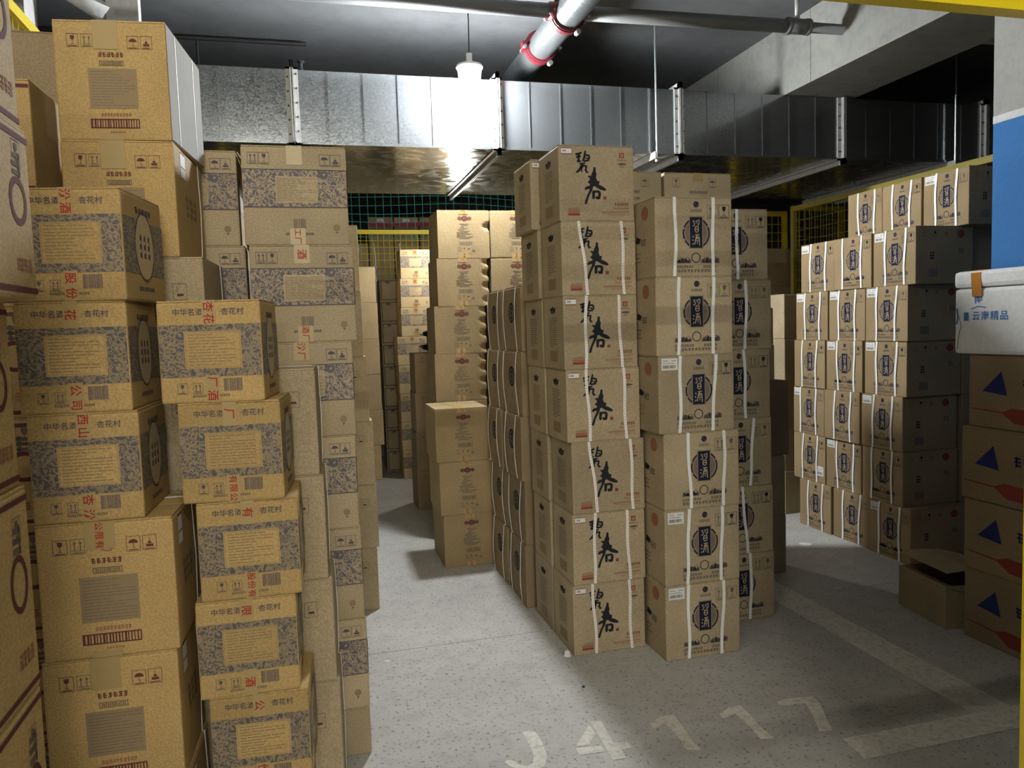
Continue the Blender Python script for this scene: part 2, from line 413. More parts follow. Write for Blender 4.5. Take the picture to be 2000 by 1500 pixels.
def kind_brush(w, d, h, straps=True, label=True, var=0):
    P = body_parts(w, d, h, 'kraft_brown')
    def q(pts): return [((x-30)/1395*w, (1385-y)/1365*h) for x, y in pts]
    k = Ink(w, d, h); t = w/1395
    B = 'ink_black'
    for pts, th in (([(345, 195), (400, 178), (460, 158)], [40, 34, 28]), ([(352, 243), (445, 222)], 30), ([(405, 170), (400, 250), (398, 330)], 40),
                    ([(365, 318), (440, 312)], 34), ([(528, 120), (515, 200), (500, 260), (468, 312)], [28, 44, 40, 26]),
                    ([(535, 195), (592, 212), (598, 250), (565, 305)], [30, 40, 40, 34]), ([(490, 308), (575, 300)], 32), ([(530, 250), (568, 262)], 24),
                    ([(412, 362), (470, 350), (522, 346)], 26), ([(470, 350), (448, 420), (400, 480), (345, 518)], [44, 58, 44, 24]),
                    ([(440, 410), (500, 392), (552, 400)], [40, 34, 30]), ([(452, 430), (450, 505)], 24), ([(540, 400), (525, 470), (545, 505), (575, 505)], [34, 40, 40, 22])):
        k.stroke(q(pts), [a*t for a in th] if isinstance(th, list) else th*t, B)
    k.poly(q([(672, 415), (708, 415), (712, 500), (728, 540), (712, 600), (735, 660), (778, 670), (770, 715), (760, 730), (830, 755), (890, 800), (900, 825), (880, 840), (800, 825), (745, 800), (690, 760), (660, 760), (640, 830), (610, 880), (570, 960), (535, 1075), (515, 1090), (492, 1075), (500, 1030), (540, 930), (580, 850), (590, 805), (540, 820), (510, 830), (497, 800), (530, 765), (600, 745), (590, 715), (553, 685), (590, 655), (600, 620), (555, 580), (580, 570), (620, 575), (640, 520), (660, 480)][::-1]), B)
    k.poly(q([(635, 850), (655, 835), (760, 830), (795, 860), (800, 900), (785, 985), (745, 1000), (705, 985), (690, 960), (700, 935), (740, 945), (750, 890), (735, 870), (690, 880), (680, 985), (650, 990), (632, 975)][::-1]), B)
    P.append(('brush_lettering', k.data('brush_lettering'), []))
    k = Ink(w, d, h); r = lambda x0, y0, x1, y1, m: k.rect((x0-30)/1395*w, (1385-y1)/1365*h, (x1-30)/1395*w, (1385-y0)/1365*h, m)
    bl = lambda x0, y0, x1, y1, m, n=None: k.blur((x0-30)/1395*w, (1385-y1)/1365*h, (x1-x0)/1395*w, (y1-y0)/1365*h, m, n)
    r(843, 942, 900, 998, 'ink_red'); P.append(('small_seal', k.data('small_seal'), [])); k = Ink(w, d, h)
    r(1155, 145, 1245, 240, 'ink_red'); bl(1110, 262, 1300, 295, 'ink_redfaint', 6)
    k.up(); bl(1170, 160, 1230, 225, 'ink_paper', 2)
    c = ((1205-30)/1395*w, (1385-350)/1365*h); k.disc(c[0], c[1], .012, 'ink_grey', .0055); k.poly([(c[0]-.022, c[1]), (c[0]-.008, c[1]-.005), (c[0]-.008, c[1]+.005)], 'ink_grey'); k.poly([(c[0]+.022, c[1]), (c[0]+.008, c[1]+.005), (c[0]+.008, c[1]-.005)], 'ink_grey')
    bl(1155, 392, 1245, 415, 'ink_grey', 4); P.append(('maker_mark', k.data('maker_mark'), [])); k = Ink(w, d, h)
    bl(190, 1160, 390, 1195, 'ink_redfaint', 7); r(185, 1205, 400, 1243, 'ink_redfaint'); r(185, 1252, 400, 1292, 'ink_red'); P.append(('contents_mark', k.data('contents_mark'), [])); k = Ink(w, d, h)
    bl(1050, 1055, 1320, 1110, 'ink_red', 6); bl(1030, 1145, 1320, 1170, 'ink_redfaint', 12); bl(800, 1210, 1320, 1248, 'ink_redfaint', 16); bl(930, 1268, 1320, 1283, 'ink_redfaint', 20)
    P.append(('maker_lines', k.data('maker_lines'), []))
    k = Ink(w, d, h, 'left')
    k.poly([(d*.36, h*.86), (d*.40, h*.78), (d*.6, h*.78), (d*.64, h*.86), (d*.56, h*.84), (d*.5, h*.88), (d*.44, h*.84)], 'ink_black'); k.disc(d*.5, h*.80, .022, 'ink_grey', .012)
    k.lines(d*.3, h*.30, d*.7, h*.72, 13, 'ink_grey', 11, .3); k.rect(d*.32, h*.1, d*.68, h*.25, 'ink_faint')
    P.append(('side_print', k.data('side_print'), []))
    if straps:
        o = [(.0, .0), (.012, -.008), (-.010, .010)][var % 3]
        P.append(strap_mesh(w, d, h, w*(.27)-w/2+o[0], w*.31-w/2+o[1], .0125, True)); P.append(strap_mesh(w, d, h, w*.78-w/2-o[0], w*.80-w/2+o[1], .0125, True))
    if label: P.append(label_part(w, d, h, .012, h*.875, .058, h*.96, 'front', True))
    return P
def emblem_ink(w, d, h):
    k = Ink(w, d, h); X = lambda x: (x+40)/1550*w; Yv = lambda y: (1500-y)/1500*h; q = lambda L: [(X(a), Yv(b)) for a, b in L]; s = w/1550
    cx, cy = X(778), Yv(680)
    k.disc(cx, cy, 262*s, 'ink_roundel', 262*s*1.02, 40); k.up()
    k.ring(cx, cy, 275*s, 26*s, 'ink_navy', 275*s*1.02, 48, (3, 21, 27)); k.ring(cx, cy, 232*s, 7*s, 'ink_paper', None, 40)
    rnd = random.Random(5)
    for i in range(26):
        a, rr = rnd.uniform(0, 6.28), rnd.uniform(.3, .8)*225*s; k.stroke([(cx+rr*math.cos(a), cy+rr*math.sin(a)), (cx+rr*math.cos(a+.12)+.002, cy+rr*math.sin(a+.12)+.005)], .0018, 'ink_grey')
    k.up(); k.rect(X(632), Yv(972), X(915), Yv(362), 'ink_grey'); k.up(); k.rect(X(640), Yv(966), X(907), Yv(368), 'ink_paper'); k.up(); k.rect(X(648), Yv(960), X(899), Yv(376), 'ink_navy'); k.up()
    for L in ([(705, 455), (740, 445), (720, 485), (752, 492), (735, 535), (705, 545)], [(765, 460), (840, 430), (835, 500), (800, 545)], [(790, 470), (800, 500)], [(770, 545), (750, 590), (755, 650)],
              [(755, 570), (820, 560), (820, 640), (795, 662), (760, 655)], [(765, 610), (812, 605)],
              [(700, 735), (725, 760)], [(692, 800), (718, 822)], [(695, 895), (722, 870)], [(752, 715), (838, 708)], [(790, 712), (760, 800), (742, 895)], [(755, 765), (835, 752), (842, 915)],
              [(785, 735), (780, 800)], [(810, 735), (808, 800)], [(770, 830), (820, 826)], [(795, 855), (795, 880)]):
        k.stroke(q(L), 17*s, 'ink_paper')
    return k
def kind_roundel(w, d, h, var=0, label=True, straps=((.285, .275), (.755, .735)), mat='kraft_brown'):
    P = body_parts(w, d, h, mat); X = lambda x: (x+40)/1550*w; Yv = lambda y: (1500-y)/1500*h; s = w/1550
    P.append(('emblem', emblem_ink(w, d, h).data('emblem'), []))
    k = Ink(w, d, h); q = lambda L: [(X(a), Yv(b)) for a, b in L]
    k.disc(X(782), Yv(140), 56*s, 'ink_navy'); k.up(); k.ring(X(785), Yv(145), 34*s, 9*s, 'ink_roundel', None, 16, (2, 3, 9, 10)); k.blur(X(665), Yv(285), 230*s, 52*s, 'ink_grey', 6)
    k.blur(X(310), Yv(1340), 400*s, 52*s, 'ink_grey', 8); k.blur(X(900), Yv(1340), 290*s, 52*s, 'ink_grey', 5); k.blur(X(310), Yv(1418), 880*s, 55*s, 'ink_grey', 13)
    P.append(('lettering', k.data('lettering'), []))
    k = Ink(w, d, h); rnd = random.Random(9); q_ = lambda *L: q(L)
    k.ring(X(765), Yv(1145), 95*s, 16*s, 'ink_navy', None, 10)
    for x0, x1 in ((335, 655), (870, 1235)):
        for i in range(11):
            f = (i+.5)/11; cx = x0+(x1-x0)*f+rnd.uniform(-8, 8); hh = (45+55*abs(math.sin(f*5.2+x0)))
            k.poly(q_((cx-34, 1240), (cx+30, 1246), (cx+rnd.uniform(18, 34), 1240-hh*.55), (cx+rnd.uniform(-4, 12), 1236-hh), (cx-rnd.uniform(8, 20), 1240-hh*.8), (cx-rnd.uniform(22, 34), 1240-hh*.4)), ('ink_grey', 'ink_violet', 'ink_grey', 'ink_navy')[i % 4])
        k.stroke(q([(x0+(x1-x0)*j/6, 1200-35*((j*7) % 3)) for j in range(7)]), 9*s, 'ink_navy')
    P.append(('mountain_print', k.data('mountain_print'), []))
    k = Ink(w, d, h); k.icon('arrows', X(1000), Yv(400), 215*s, 'ink_grey'); k.icon('glass', X(1240), Yv(400), 215*s, 'ink_black' if var % 2 else 'ink_grey')
    P.append(('handling_marks', k.data('handling_marks'), []))
    k = Ink(w, d, h, 'left'); k.disc(d*.66, h*.83, .034, 'ink_redfaint', .03, 11); k.poly([(d*.35, h*.56), (d*.5, h*.52), (d*.45, h*.46), (d*.32, h*.48)], 'ink_black'); k.blur(d*.5, h*.42, .05, .03, 'ink_grey', 3); k.lines(d*.3, h*.2, d*.5, h*.36, 3, 'ink_faint')
    P.append(('side_print', k.data('side_print'), []))
    k = Ink(w, d, h, 'right'); k.icon('glass', d*.28, h*.78, .04, 'ink_black', False); k.icon('arrows', d*.1, h*.78, .04, 'ink_grey', False); k.disc(d*.78, h*.86, .025, 'ink_red', .022); k.disc(d*.52, h*.86, .013, 'ink_redfaint'); k.blur(d*.24, h*.42, .03, .045, 'ink_black', 2); k.blur(d*.74, h*.52, .04, .03, 'ink_grey', 2); k.up(); k.rect(d*.22, h*.12, d*.38, h*.26, 'ink_roundel')
    P.append(('side_print', k.data('side_print'), []))
    if label:
        if label == 'low': P.append(label_part(w, d, h, w*.72, h*.16, w*.95, h*.36))
        else: P.append(label_part(w, d, h, .014, h*.82, .088, h*.97))
    for a, b in straps: P.append(strap_mesh(w, d, h, a*w-w/2, b*w-w/2, .0145, False, .003))
    return P
def kind_slate(w, d, h, frag='村汾酒', frag2='厂股份', var=0, medal=False, mat='kraft_yellow'):
    """yellow kraft with a slate flower band, text panel and stamped tape"""
    P = body_parts(w, d, h, mat)
    for face, U in (('front', w), ('right', d)):
        k = Ink(w, d, h, face); k.rect(.003, h*.255, U-.003, h*.765, 'floral_slate'); k.up()
        if face == 'front': P.append(('flower_band', k.data('flower_band'), []))
        else:
            if True:
                k.up(); k.ring(U*.5, h*.52, U*.24, .006, 'ink_slate' if 'ink_slate' in MATS else 'ink_violet', h*.33, 28); k.disc(U*.5, h*.52, U*.235, 'ink_paper', h*.325, 28); k.up()
                for j, x in enumerate((.40, .5, .60)): k.blur(U*x-.009, h*.40, .018, h*.24, 'ink_violet', 1)
                k.blur(U*.3, h*.82, U*.4, h*.06, 'ink_violet', 5); k.blur(U*.3, h*.1, U*.4, h*.04, 'ink_violet', 6)
            P.append(('side_print', k.data('side_print'), []))
    k = Ink(w, d, h); k.lay = 2; k.rect(w*.25, h*.335, w*.80, h*.70, mat); k.up(); k.frame(w*.26, h*.345, w*.79, h*.69, .0012, 'ink_faint')
    k.lines(w*.29, h*.36, w*.74, h*.68, 11, 'ink_text', 21+var, .26)
    P.append(('text_panel', k.data('text_panel'), []))
    k = Ink(w, d, h); s = w*.074
    k.text('中华名酒之', w*.335, h*.862, s, 'ink_violet', .01); P.append(('title_lettering', k.data('title_lettering'), [])); k = Ink(w, d, h); k.text('·杏花村', w*.72, h*.862, s, 'ink_violet', .01)
    P.append(('title_lettering', k.data('title_lettering'), [])); k = Ink(w, d, h)
    k.icon('glass', w*.16, h*.09, w*.095, 'ink_violet'); k.icon('arrows', w*.31, h*.09, w*.095, 'ink_violet')
    P.append(('handling_marks', k.data('handling_marks'), [])); k = Ink(w, d, h)
    k.bars(w*.61, h*.11, w*.79, h*.235, 16, 'ink_violet', 6)
    P.append(('bar_code', k.data('bar_code'), [])); k = Ink(w, d, h)
    k.blur(w*.30, h*.055, w*.36, h*.026, 'ink_grey', 18)
    P.append(('maker_line', k.data('maker_line'), []))
    P.extend(tape_part(w, d, h, w*.5, w*.13, h*.24, h*.27, frag, w*.11, 'tape_tan', frag2[:2]))
    return P
def kind_big(w, d, h, frag='有限公', var=0, white=False):
    """large yellow kraft carton with grey text square and maroon bar code"""
    P = body_parts(w, d, h, 'kraft_yellow'); k = Ink(w, d, h); V = lambda y: h*(1-y)
    k.icon('glass', w*.12, V(.225), w*.105, 'ink_maroon'); k.icon('arrows', w*.245, V(.225), w*.105, 'ink_grey'); P.append(('handling_marks', k.data('handling_marks'), [])); k = Ink(w, d, h); k.icon('umbrella', w*.65, V(.235), w*.105, 'ink_maroon'); k.icon('stack', w*.77, V(.235), w*.105, 'ink_maroon')
    P.append(('handling_marks', k.data('handling_marks'), []))
    k = Ink(w, d, h); k.ring(w*.51, V(.165), w*.062, w*.012, 'ink_redfaint'); k.ring(w*.51, V(.165), w*.04, w*.02, 'ink_redfaint')
    k.blur(w*.385, V(.305), w*.23, h*.04, 'ink_maroon', 6); k.frame(w*.395, V(.378), w*.61, V(.335), .002, 'ink_grey'); k.blur(w*.41, V(.37), w*.185, h*.026, 'ink_grey', 12)
    k.rect(w*.29, V(.735), w*.72, V(.40), 'ink_faint'); k.up(); k.lines(w*.31, V(.72), w*.70, V(.415), 13, 'ink_grey', 31+var, .18)
    k.blur(w*.38, V(.80), w*.27, h*.03, 'ink_redfaint', 10); k.frame(w*.285, V(.90), w*.72, V(.82), .003, 'ink_maroon'); k.bars(w*.295, V(.895), w*.71, V(.825), 18, 'ink_maroon', 8); k.blur(w*.45, V(.94), w*.14, h*.015, 'ink_redfaint', 6)
    P.append(('front_print', k.data('front_print'), []))
    P.extend(tape_part(w, d, h, w*.46, w*.22, h*.20 if frag else h*.24, h*.045, None, w*.13, 'tape_tan', frag))
    k = Ink(w, d, h, 'right')
    if white:
        k.rect(.002, .004, d-.002, h-.006, 'white_board'); k.up()
        for x in (.22, .74): k.rect(d*x, .004, d*x+.006, h-.006, 'ink_roundel'); k.rect(d*x+.006, .004, d*x+.012, h-.006, 'label_white')
        P.append(('white_side_panel', k.data('white_side_panel'), []))
    else:
        k.rect(d*.2, h*.74, d*.36, h*.82, 'label_white'); k.rect(d*.2, h*.84, d*.36, h*.95, 'label_white'); k.rect(d*.2, h*.95, d*.36, h*.965, 'ink_red'); k.blur(d*.3, h*.4, d*.4, h*.2, 'ink_faint', 3)
        P.append(('side_print', k.data('side_print'), []))
        P.append(('strap', side_strap(w, d, h), []))
    return P
def side_strap(w, d, h):
    mb = MB(); mb.band([(w/2+.002, d*.32, .002), (w/2+.006, d*.325, h*.5), (w/2+.002, d*.33, h-.002), (w/2-.02, d*.33, h+.001), (-w/2, d*.33, h+.001)], .012, .0012, Vector((0, 1, 0)))
    return mb.data('strap', ['strap_white'])
def kind_violet(w, d, h, frag='山西', frag2='杏花', var=0, mat='kraft_tan'):
    """kraft with a violet flower band, ruled text panel and small bar code"""
    P = body_parts(w, d, h, mat); V = lambda y: h*(1-y)
    k = Ink(w, d, h); k.rect(.002, V(.622), w-.002, V(.235), 'floral_violet'); k.up(); k.rect(.002, V(.245), w-.002, V(.235), 'ink_violet'); k.rect(.002, V(.622), w-.002, V(.612), 'ink_violet')
    P.append(('flower_band', k.data('flower_band'), []))
    k = Ink(w, d, h); k.lay = 3; k.rect(w*.31, V(.572), w*.71, V(.305), mat); k.up(); k.lines(w*.325, V(.56), w*.695, V(.32), 14, 'ink_text', 41+var, .3)
    P.append(('text_panel', k.data('text_panel'), []))
    k = Ink(w, d, h); k.icon('arrows', w*.06, V(.19), w*.10, 'ink_violet'); k.icon('glass', w*.165, V(.19), w*.10, 'ink_violet'); P.append(('handling_marks', k.data('handling_marks'), [])); k = Ink(w, d, h); k.icon('umbrella', w*.74, V(.20), w*.10, 'ink_violet'); k.icon('stack', w*.845, V(.20), w*.10, 'ink_violet')
    P.append(('handling_marks', k.data('handling_marks'), []))
    k = Ink(w, d, h); k.bars(w*.465, V(.835), w*.585, V(.735), 12, 'ink_grey', 12); k.blur(w*.385, V(.90), w*.27, h*.026, 'ink_violet', 14); k.disc(w*.88, V(.825), w*.035, 'ink_faint'); k.disc(w*.88, V(.875), w*.01, 'ink_grey', None, 8)
    P.append(('lower_print', k.data('lower_print'), []))
    P.extend(tape_part(w, d, h, w*.5, w*.15, h*.19, h*.17, frag, w*.10, 'tape_tan', frag2))
    k = Ink(w, d, h, 'right'); k.rect(.002, V(.622), d-.002, V(.235), 'floral_violet'); P.append(('side_print', k.data('side_print'), []))
    return P
def kind_square(w, d, h, strap=True):
    """plain kraft with a small square seal near the right edge"""
    P = body_parts(w, d, h, 'kraft_tan'); k = Ink(w, d, h); a = .038; u = w-.085; v = h*.64
    k.frame(u, v, u+a, v+a*1.25, .0014, 'ink_grey'); k.rect(u+a*.3, v+a*.3, u+a*.75, v+a*.48, 'ink_maroon'); k.rect(u+a*.25, v+a*.6, u+a*.4, v+a*1.0, 'ink_faint')
    P.append(('seal_print', k.data('seal_print'), []))
    if strap: P.append(('strap', side_strap(w, d, h), []))
    return P
def kind_column(w, d, h, dents=(), mat='kraft_gold'):
    """kraft with maroon trefoil logo over a narrow column of text, stamped tape above and below"""
    P = body_parts(w, d, h, mat, .006, dents); V = lambda y: h*(1-y); k = Ink(w, d, h)
    for x, r in ((.43, .035), (.62, .035), (.525, .05)): k.disc(w*x, V(.17), w*r*1.2, 'ink_maroon', w*r); k.up()
    for x in (.43, .525, .62): k.ring(w*x, V(.17), w*.026, w*.008, 'ink_redfaint', None, 14)
    P.append(('logo', k.data('logo'), []))
    k = Ink(w, d, h)
    for i, hw in enumerate((.09, .06, .07, .10, .13, .10, .16, .15, .15, .16, .10)): k.lines(w*(.52-hw), V(.30+.03*i), w*(.52+hw), V(.275+.03*i), 1, 'ink_grey', 50+i, .55)
    k.frame(w*.41, V(.73), w*.68, V(.655), .002, 'ink_grey'); k.bars(w*.425, V(.72), w*.665, V(.665), 14, 'ink_grey', 3)
    for i, t in enumerate(('arrows', 'glass', 'umbrella', 'stack')): k.icon(t, w*(.375+.09*i), V(.865), w*.075, 'ink_grey', i in (0, 3))
    k.blur(w*.43, V(.91), w*.22, h*.02, 'ink_redfaint', 9)
    P.append(('front_print', k.data('front_print'), []))
    P.extend(tape_part(w, d, h, w*.5, w*.17, h*.085, h*.10, '有限', w*.09, 'tape_tan', '厂'))
    return P
def kind_oval(w, d, h, var=0):
    """kraft with a dark oval seal, tied with two loose white cords"""
    P = body_parts(w, d, h, 'kraft_dark'); k = Ink(w, d, h); cx, cy = w*.48, h*.60
    k.ring(cx, cy, w*.16, .012, 'ink_black', h*.16, 28); k.disc(cx, cy, w*.125, 'ink_grey', h*.125, 20); k.up(); k.blur(cx-.02, cy-.035, .04, .07, 'ink_black', 1); k.blur(cx-.008, h*.24, .016, h*.12, 'ink_red', 1); k.rect(w*.28, h*.06, w*.66, h*.17, 'ink_faint')
    P.append(('oval_seal', k.data('oval_seal'), []))
    rnd = random.Random(var)
    for x in (.14, .80):
        mb = MB(); a, b = (x+rnd.uniform(-.06, .06))*w-w/2, (x+rnd.uniform(-.05, .05))*w-w/2; pts = []
        for i in range(9):
            q = i/8; pts.append((a+(b-a)*q+.006*math.sin(q*5+var), -d/2-.004-.010*math.sin(q*math.pi), h-.003-(h-.006)*q))
        mb.band(pts[::-1], .009, .0015); mb.band([(a, -d/2-.003, h+.001), (a, d/2, h+.001)], .009, .0015)
        P.append(('cord', mb.data('cord', ['strap_white']), []))
    return P
def kind_border(w, d, h):
    """dark carton with an outlined face"""
    P = body_parts(w, d, h, 'kraft_brown'); k = Ink(w, d, h); k.frame(.012, .012, w-.012, h-.012, .006, 'ink_black'); k.ring(w*.28, h*.86, .02, .006, 'ink_black', .012, 14); k.disc(w*.75, h*.5, .008, 'ink_red')
    P.append(('border_print', k.data('border_print'), [])); return P
def kind_triangle(w, d, h):
    """dark carton with a blue triangle and a red streak"""
    P = body_parts(w, d, h, 'kraft_dark'); k = Ink(w, d, h)
    k.poly([(w*.17, h*.50), (w*.46, h*.46), (w*.39, h*.78)], 'ink_blue'); k.blur(w*.62, h*.55, w*.3, h*.14, 'ink_blue', 3)
    k.poly([(w*.04, h*.26), (w*.40, h*.24), (w*.52, h*.30), (w*.98, h*.28), (w*.98, h*.08), (w*.55, h*.10), (w*.40, h*.22), (w*.04, h*.245)], 'ink_red')
    P.append(('emblem', k.data('emblem'), [])); return P
def kind_maroon_edge(w, d, h, var=0):
    """kraft side with maroon rules along both edges and oval marks"""
    P = body_parts(w, d, h, 'kraft_yellow'); k = Ink(w, d, h)
    k.rect(.002, .012, w-.002, .022, 'ink_maroon'); k.rect(.002, h-.024, w-.002, h-.014, 'ink_maroon')
    k.ring(w*.72, h*.56, w*.17, .012, 'ink_maroon', h*.14, 22); k.up(); k.blur(w*.6, h*.16, w*.3, h*.08, 'ink_redfaint', 4); k.blur(w*.62, h*.7, w*.2, h*.14, 'ink_grey', 1); k.icon('glass', w*.66, h*.76, w*.16, 'ink_grey')
    P.append(('side_print', k.data('side_print'), [])); return P
def kind_plain(w, d, h, mat='kraft_tan', marks=True, tapew=0, straps=False, blue=False, lab=False):
    P = body_parts(w, d, h, mat)
    if marks:
        k = Ink(w, d, h); a = min(.042, h*.16); k.icon('umbrella', w*.66, h*.76, a, 'ink_grey'); k.icon('glass', w*.12, h*.76, a, 'ink_grey'); k.blur(w*.36, h*.66, w*.28, h*.045, 'ink_grey', 8); k.blur(w*.36, h*.55, w*.28, h*.045, 'ink_grey', 9); k.rect(w*.33, h*.22, w*.67, h*.46, 'ink_faint')
        P.append(('front_print', k.data('front_print'), []))
    if blue:
        k = Ink(w, d, h); k.poly([(w*.02, h*.38), (w*.14, h*.38), (w*.10, h*.62), (w*.02, h*.66)], 'ink_blue'); k.lines(w*.02, h*.1, w*.2, h*.2, 3, 'ink_grey'); P.append(('front_print', k.data('front_print'), []))
    if tapew: P.extend(tape_part(w, d, h, w*.5, tapew, h*.14, 0))
    if straps: P.append(strap_mesh(w, d, h, -w*.3, -w*.26, .014))
    if lab:
        k = Ink(w, d, h); k.lay = 5; k.rect(w*.36, h*.66, w*.64, h*.94, 'label_white'); k.up(); k.blur(w*.42, h*.76, w*.16, h*.08, 'ink_red', 2); P.append(('label', k.data('label'), []))
    return P

_kinds = {}
def kind(fn, *a, **kw):
    key = (fn.__name__, tuple(round(x, 4) if isinstance(x, float) else x for x in a), tuple(sorted(kw.items())))
    if key not in _kinds: _kinds[key] = fn(*a, **kw)
    return _kinds[key]
def carton(parts, label, loc, rz=0, group=None, name='carton', cat='carton', tilt=(0, 0)):
    o = thing(name, label, cat, loc, rz, group); o.rotation_euler = (tilt[0], tilt[1], rz)
    for pn, me, subs in parts:
        c = link(pn, me, o)
        if pn in ('side_print', 'front_print', 'lower_print', 'lettering', 'maker_lines', 'maker_mark', 'dented_edges'): c['kind'] = 'stuff'
        for sn, sm in subs: link(sn, sm, c)
    return o
ORD = ['', 'second', 'third', 'fourth', 'fifth', 'sixth', 'seventh', 'eighth', 'ninth', 'tenth']
def place(i, n):
    if i == 0: return 'lowest'
    if i == n-1: return 'topmost'
    return ORD[i]+' from the bottom' if i < n/2 else ORD[n-1-i]+' from the top'
def front_at(xl, xr, yf, d, rz=0):
    """centre of a carton whose front edge is centred between xl and xr on the line y = yf"""
    return (xl+xr)/2-math.sin(rz)*d/2, yf+math.cos(rz)*d/2

# ------------------------------------------------------------------ the setting
def struct(name, mb, mats, parent=None):
    o = mb.build(name, mats, parent)
    if parent is None: o['kind'] = 'structure'
    return o
X0, X1, Y0, Y1, ZC = -4.0, 9.0, -7.0, 13.0, 3.6
mb = MB(); mb.box(X0, X1, Y0, 3.418, -.03, 0); mb.box(X0, X1, 3.423, Y1, -.03, 0); mb.box(X0, X1, Y0, Y1, -.2, -.03)
struct('floor', mb, ['concrete_floor'])
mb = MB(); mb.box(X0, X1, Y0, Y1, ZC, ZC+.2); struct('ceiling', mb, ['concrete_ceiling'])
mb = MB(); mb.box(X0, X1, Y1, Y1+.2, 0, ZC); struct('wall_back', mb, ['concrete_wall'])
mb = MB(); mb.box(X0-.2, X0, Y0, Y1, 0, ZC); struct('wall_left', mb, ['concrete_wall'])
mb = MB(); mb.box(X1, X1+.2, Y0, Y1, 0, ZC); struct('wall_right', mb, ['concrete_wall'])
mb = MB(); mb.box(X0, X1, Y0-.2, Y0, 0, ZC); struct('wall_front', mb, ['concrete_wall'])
# downstand beam over the right-hand row, with formwork joints
mb = MB(); ys = [2.3, 3.55, 4.8, 6.05, 7.3, 8.55]
for a, b in zip(ys, ys[1:]): mb.box(3.51, 4.11, a+.002, b-.002, 3.1, ZC)
mb.box(3.514, 4.10, Y0, Y1, 3.104, ZC)
struct('trim_1', mb, ['concrete_beam'])
wp = thing('white_riser', 'white boxed riser on the ceiling at top left, with a slanting branch', 'pipe', (-.93, 5.0, 0))
mb = MB(); mb.box(-.085, .085, -.04, .04, 0, ZC); mb.build('riser', ['column_white'], wp)
mb = MB(); mb.tube([(-.42, .06, 3.54), (-.08, .0, 3.31)], .055, 14); mb.build('branch', ['column_white'], wp, True)
mb = MB(); mb.box(-1.60, -1.385, 4.80, 5.02, 0, ZC); struct('trim_2', mb, ['column_white'])
mb = MB(); mb.box(X0, X1, 8.9, 9.5, 3.25, ZC); struct('trim_3', mb, ['concrete_wall'])
# round-edged concrete column, blue dado with a white line
col = thing('concrete_column', 'grey concrete column painted blue below a white line, behind foam box', 'column', (3.25, 2.455, 0)); col['kind'] = 'structure'
for nm, z0, z1, mt in (('blue_paint', 0, 2.35, 'column_blue'), ('white_line', 2.35, 2.385, 'column_white'), ('bare_concrete', 2.385, ZC, 'column_grey')):
    mb = MB(); mb.box(0, .6, 0, .6, z0, z1) if nm != 'white_line' else mb.box(-.001, .601, -.001, .601, z0, z1); mb.build(nm, mt, col)

# painted bay lines and number
def decal(name, polys, label):
    mb = MB()
    for p in polys:
        n = len(p); v = [(x, y, 0) for x, y in p]+[(x, y, .0012) for x, y in p]
        a = sum(p[i][0]*p[(i+1) % n][1]-p[(i+1) % n][0]*p[i][1] for i in range(n))
        f = [tuple(range(n, 2*n)) if a > 0 else tuple(range(2*n-1, n-1, -1))]
        mb.mesh(v, f)
    o = mb.build(name, ['floor_paint']); return tag(o, label, 'floor marking')
decal('bay_line', [[(2.262, 2.178), (2.262, 7.2), (2.432, 7.2), (2.432, 2.178)]], 'long worn white bay line running back between the stacks')
decal('bay_line', [[(1.697, 2.05), (1.712, 2.178), (2.62, 2.178), (2.62, 2.05)]], 'short white line across the front corner of the bay')
t = thing('bay_number', 'white stencilled bay number J4117 painted on the floor', 'floor marking')
for nm, ps in (('letter_j', [[(0.675, 2.568), (0.719, 2.561), (0.723, 2.475), (0.713, 2.396), (0.692, 2.346), (0.662, 2.324), (0.621, 2.337), (0.58, 2.366), (0.566, 2.398), (0.579, 2.411), (0.601, 2.396), (0.607, 2.374), (0.633, 2.357), (0.657, 2.369), (0.671, 2.409), (0.675, 2.49)]]), ('digit_four', [[(0.824, 2.417), (0.919, 2.537), (0.92, 2.478), (0.871, 2.411)], [(0.932, 2.559), (0.97, 2.549), (0.956, 2.398), (1.004, 2.389), (1.004, 2.351), (0.965, 2.35), (0.96, 2.298), (0.915, 2.3), (0.919, 2.386)], [(0.821, 2.407), (0.908, 2.396), (0.909, 2.357), (0.818, 2.363)]]), ('digit_one', [[(1.131, 2.477), (1.19, 2.511), (1.241, 2.511), (1.233, 2.432), (1.218, 2.312), (1.222, 2.263), (1.174, 2.279), (1.184, 2.372), (1.184, 2.462), (1.129, 2.443)]]), ('digit_one', [[(1.4, 2.458), (1.454, 2.489), (1.506, 2.493), (1.505, 2.437), (1.491, 2.334), (1.493, 2.255), (1.447, 2.261), (1.455, 2.346), (1.458, 2.445), (1.4, 2.428)]]), ('digit_seven', [[(1.652, 2.47), (1.697, 2.485), (1.803, 2.467), (1.792, 2.404), (1.75, 2.314), (1.714, 2.232), (1.667, 2.242), (1.713, 2.34), (1.746, 2.43), (1.666, 2.439), (1.645, 2.449)]])):
    o = decal(nm, ps, None); o.parent = t
    for key in ('label', 'category'):
        if key in o: del o[key]

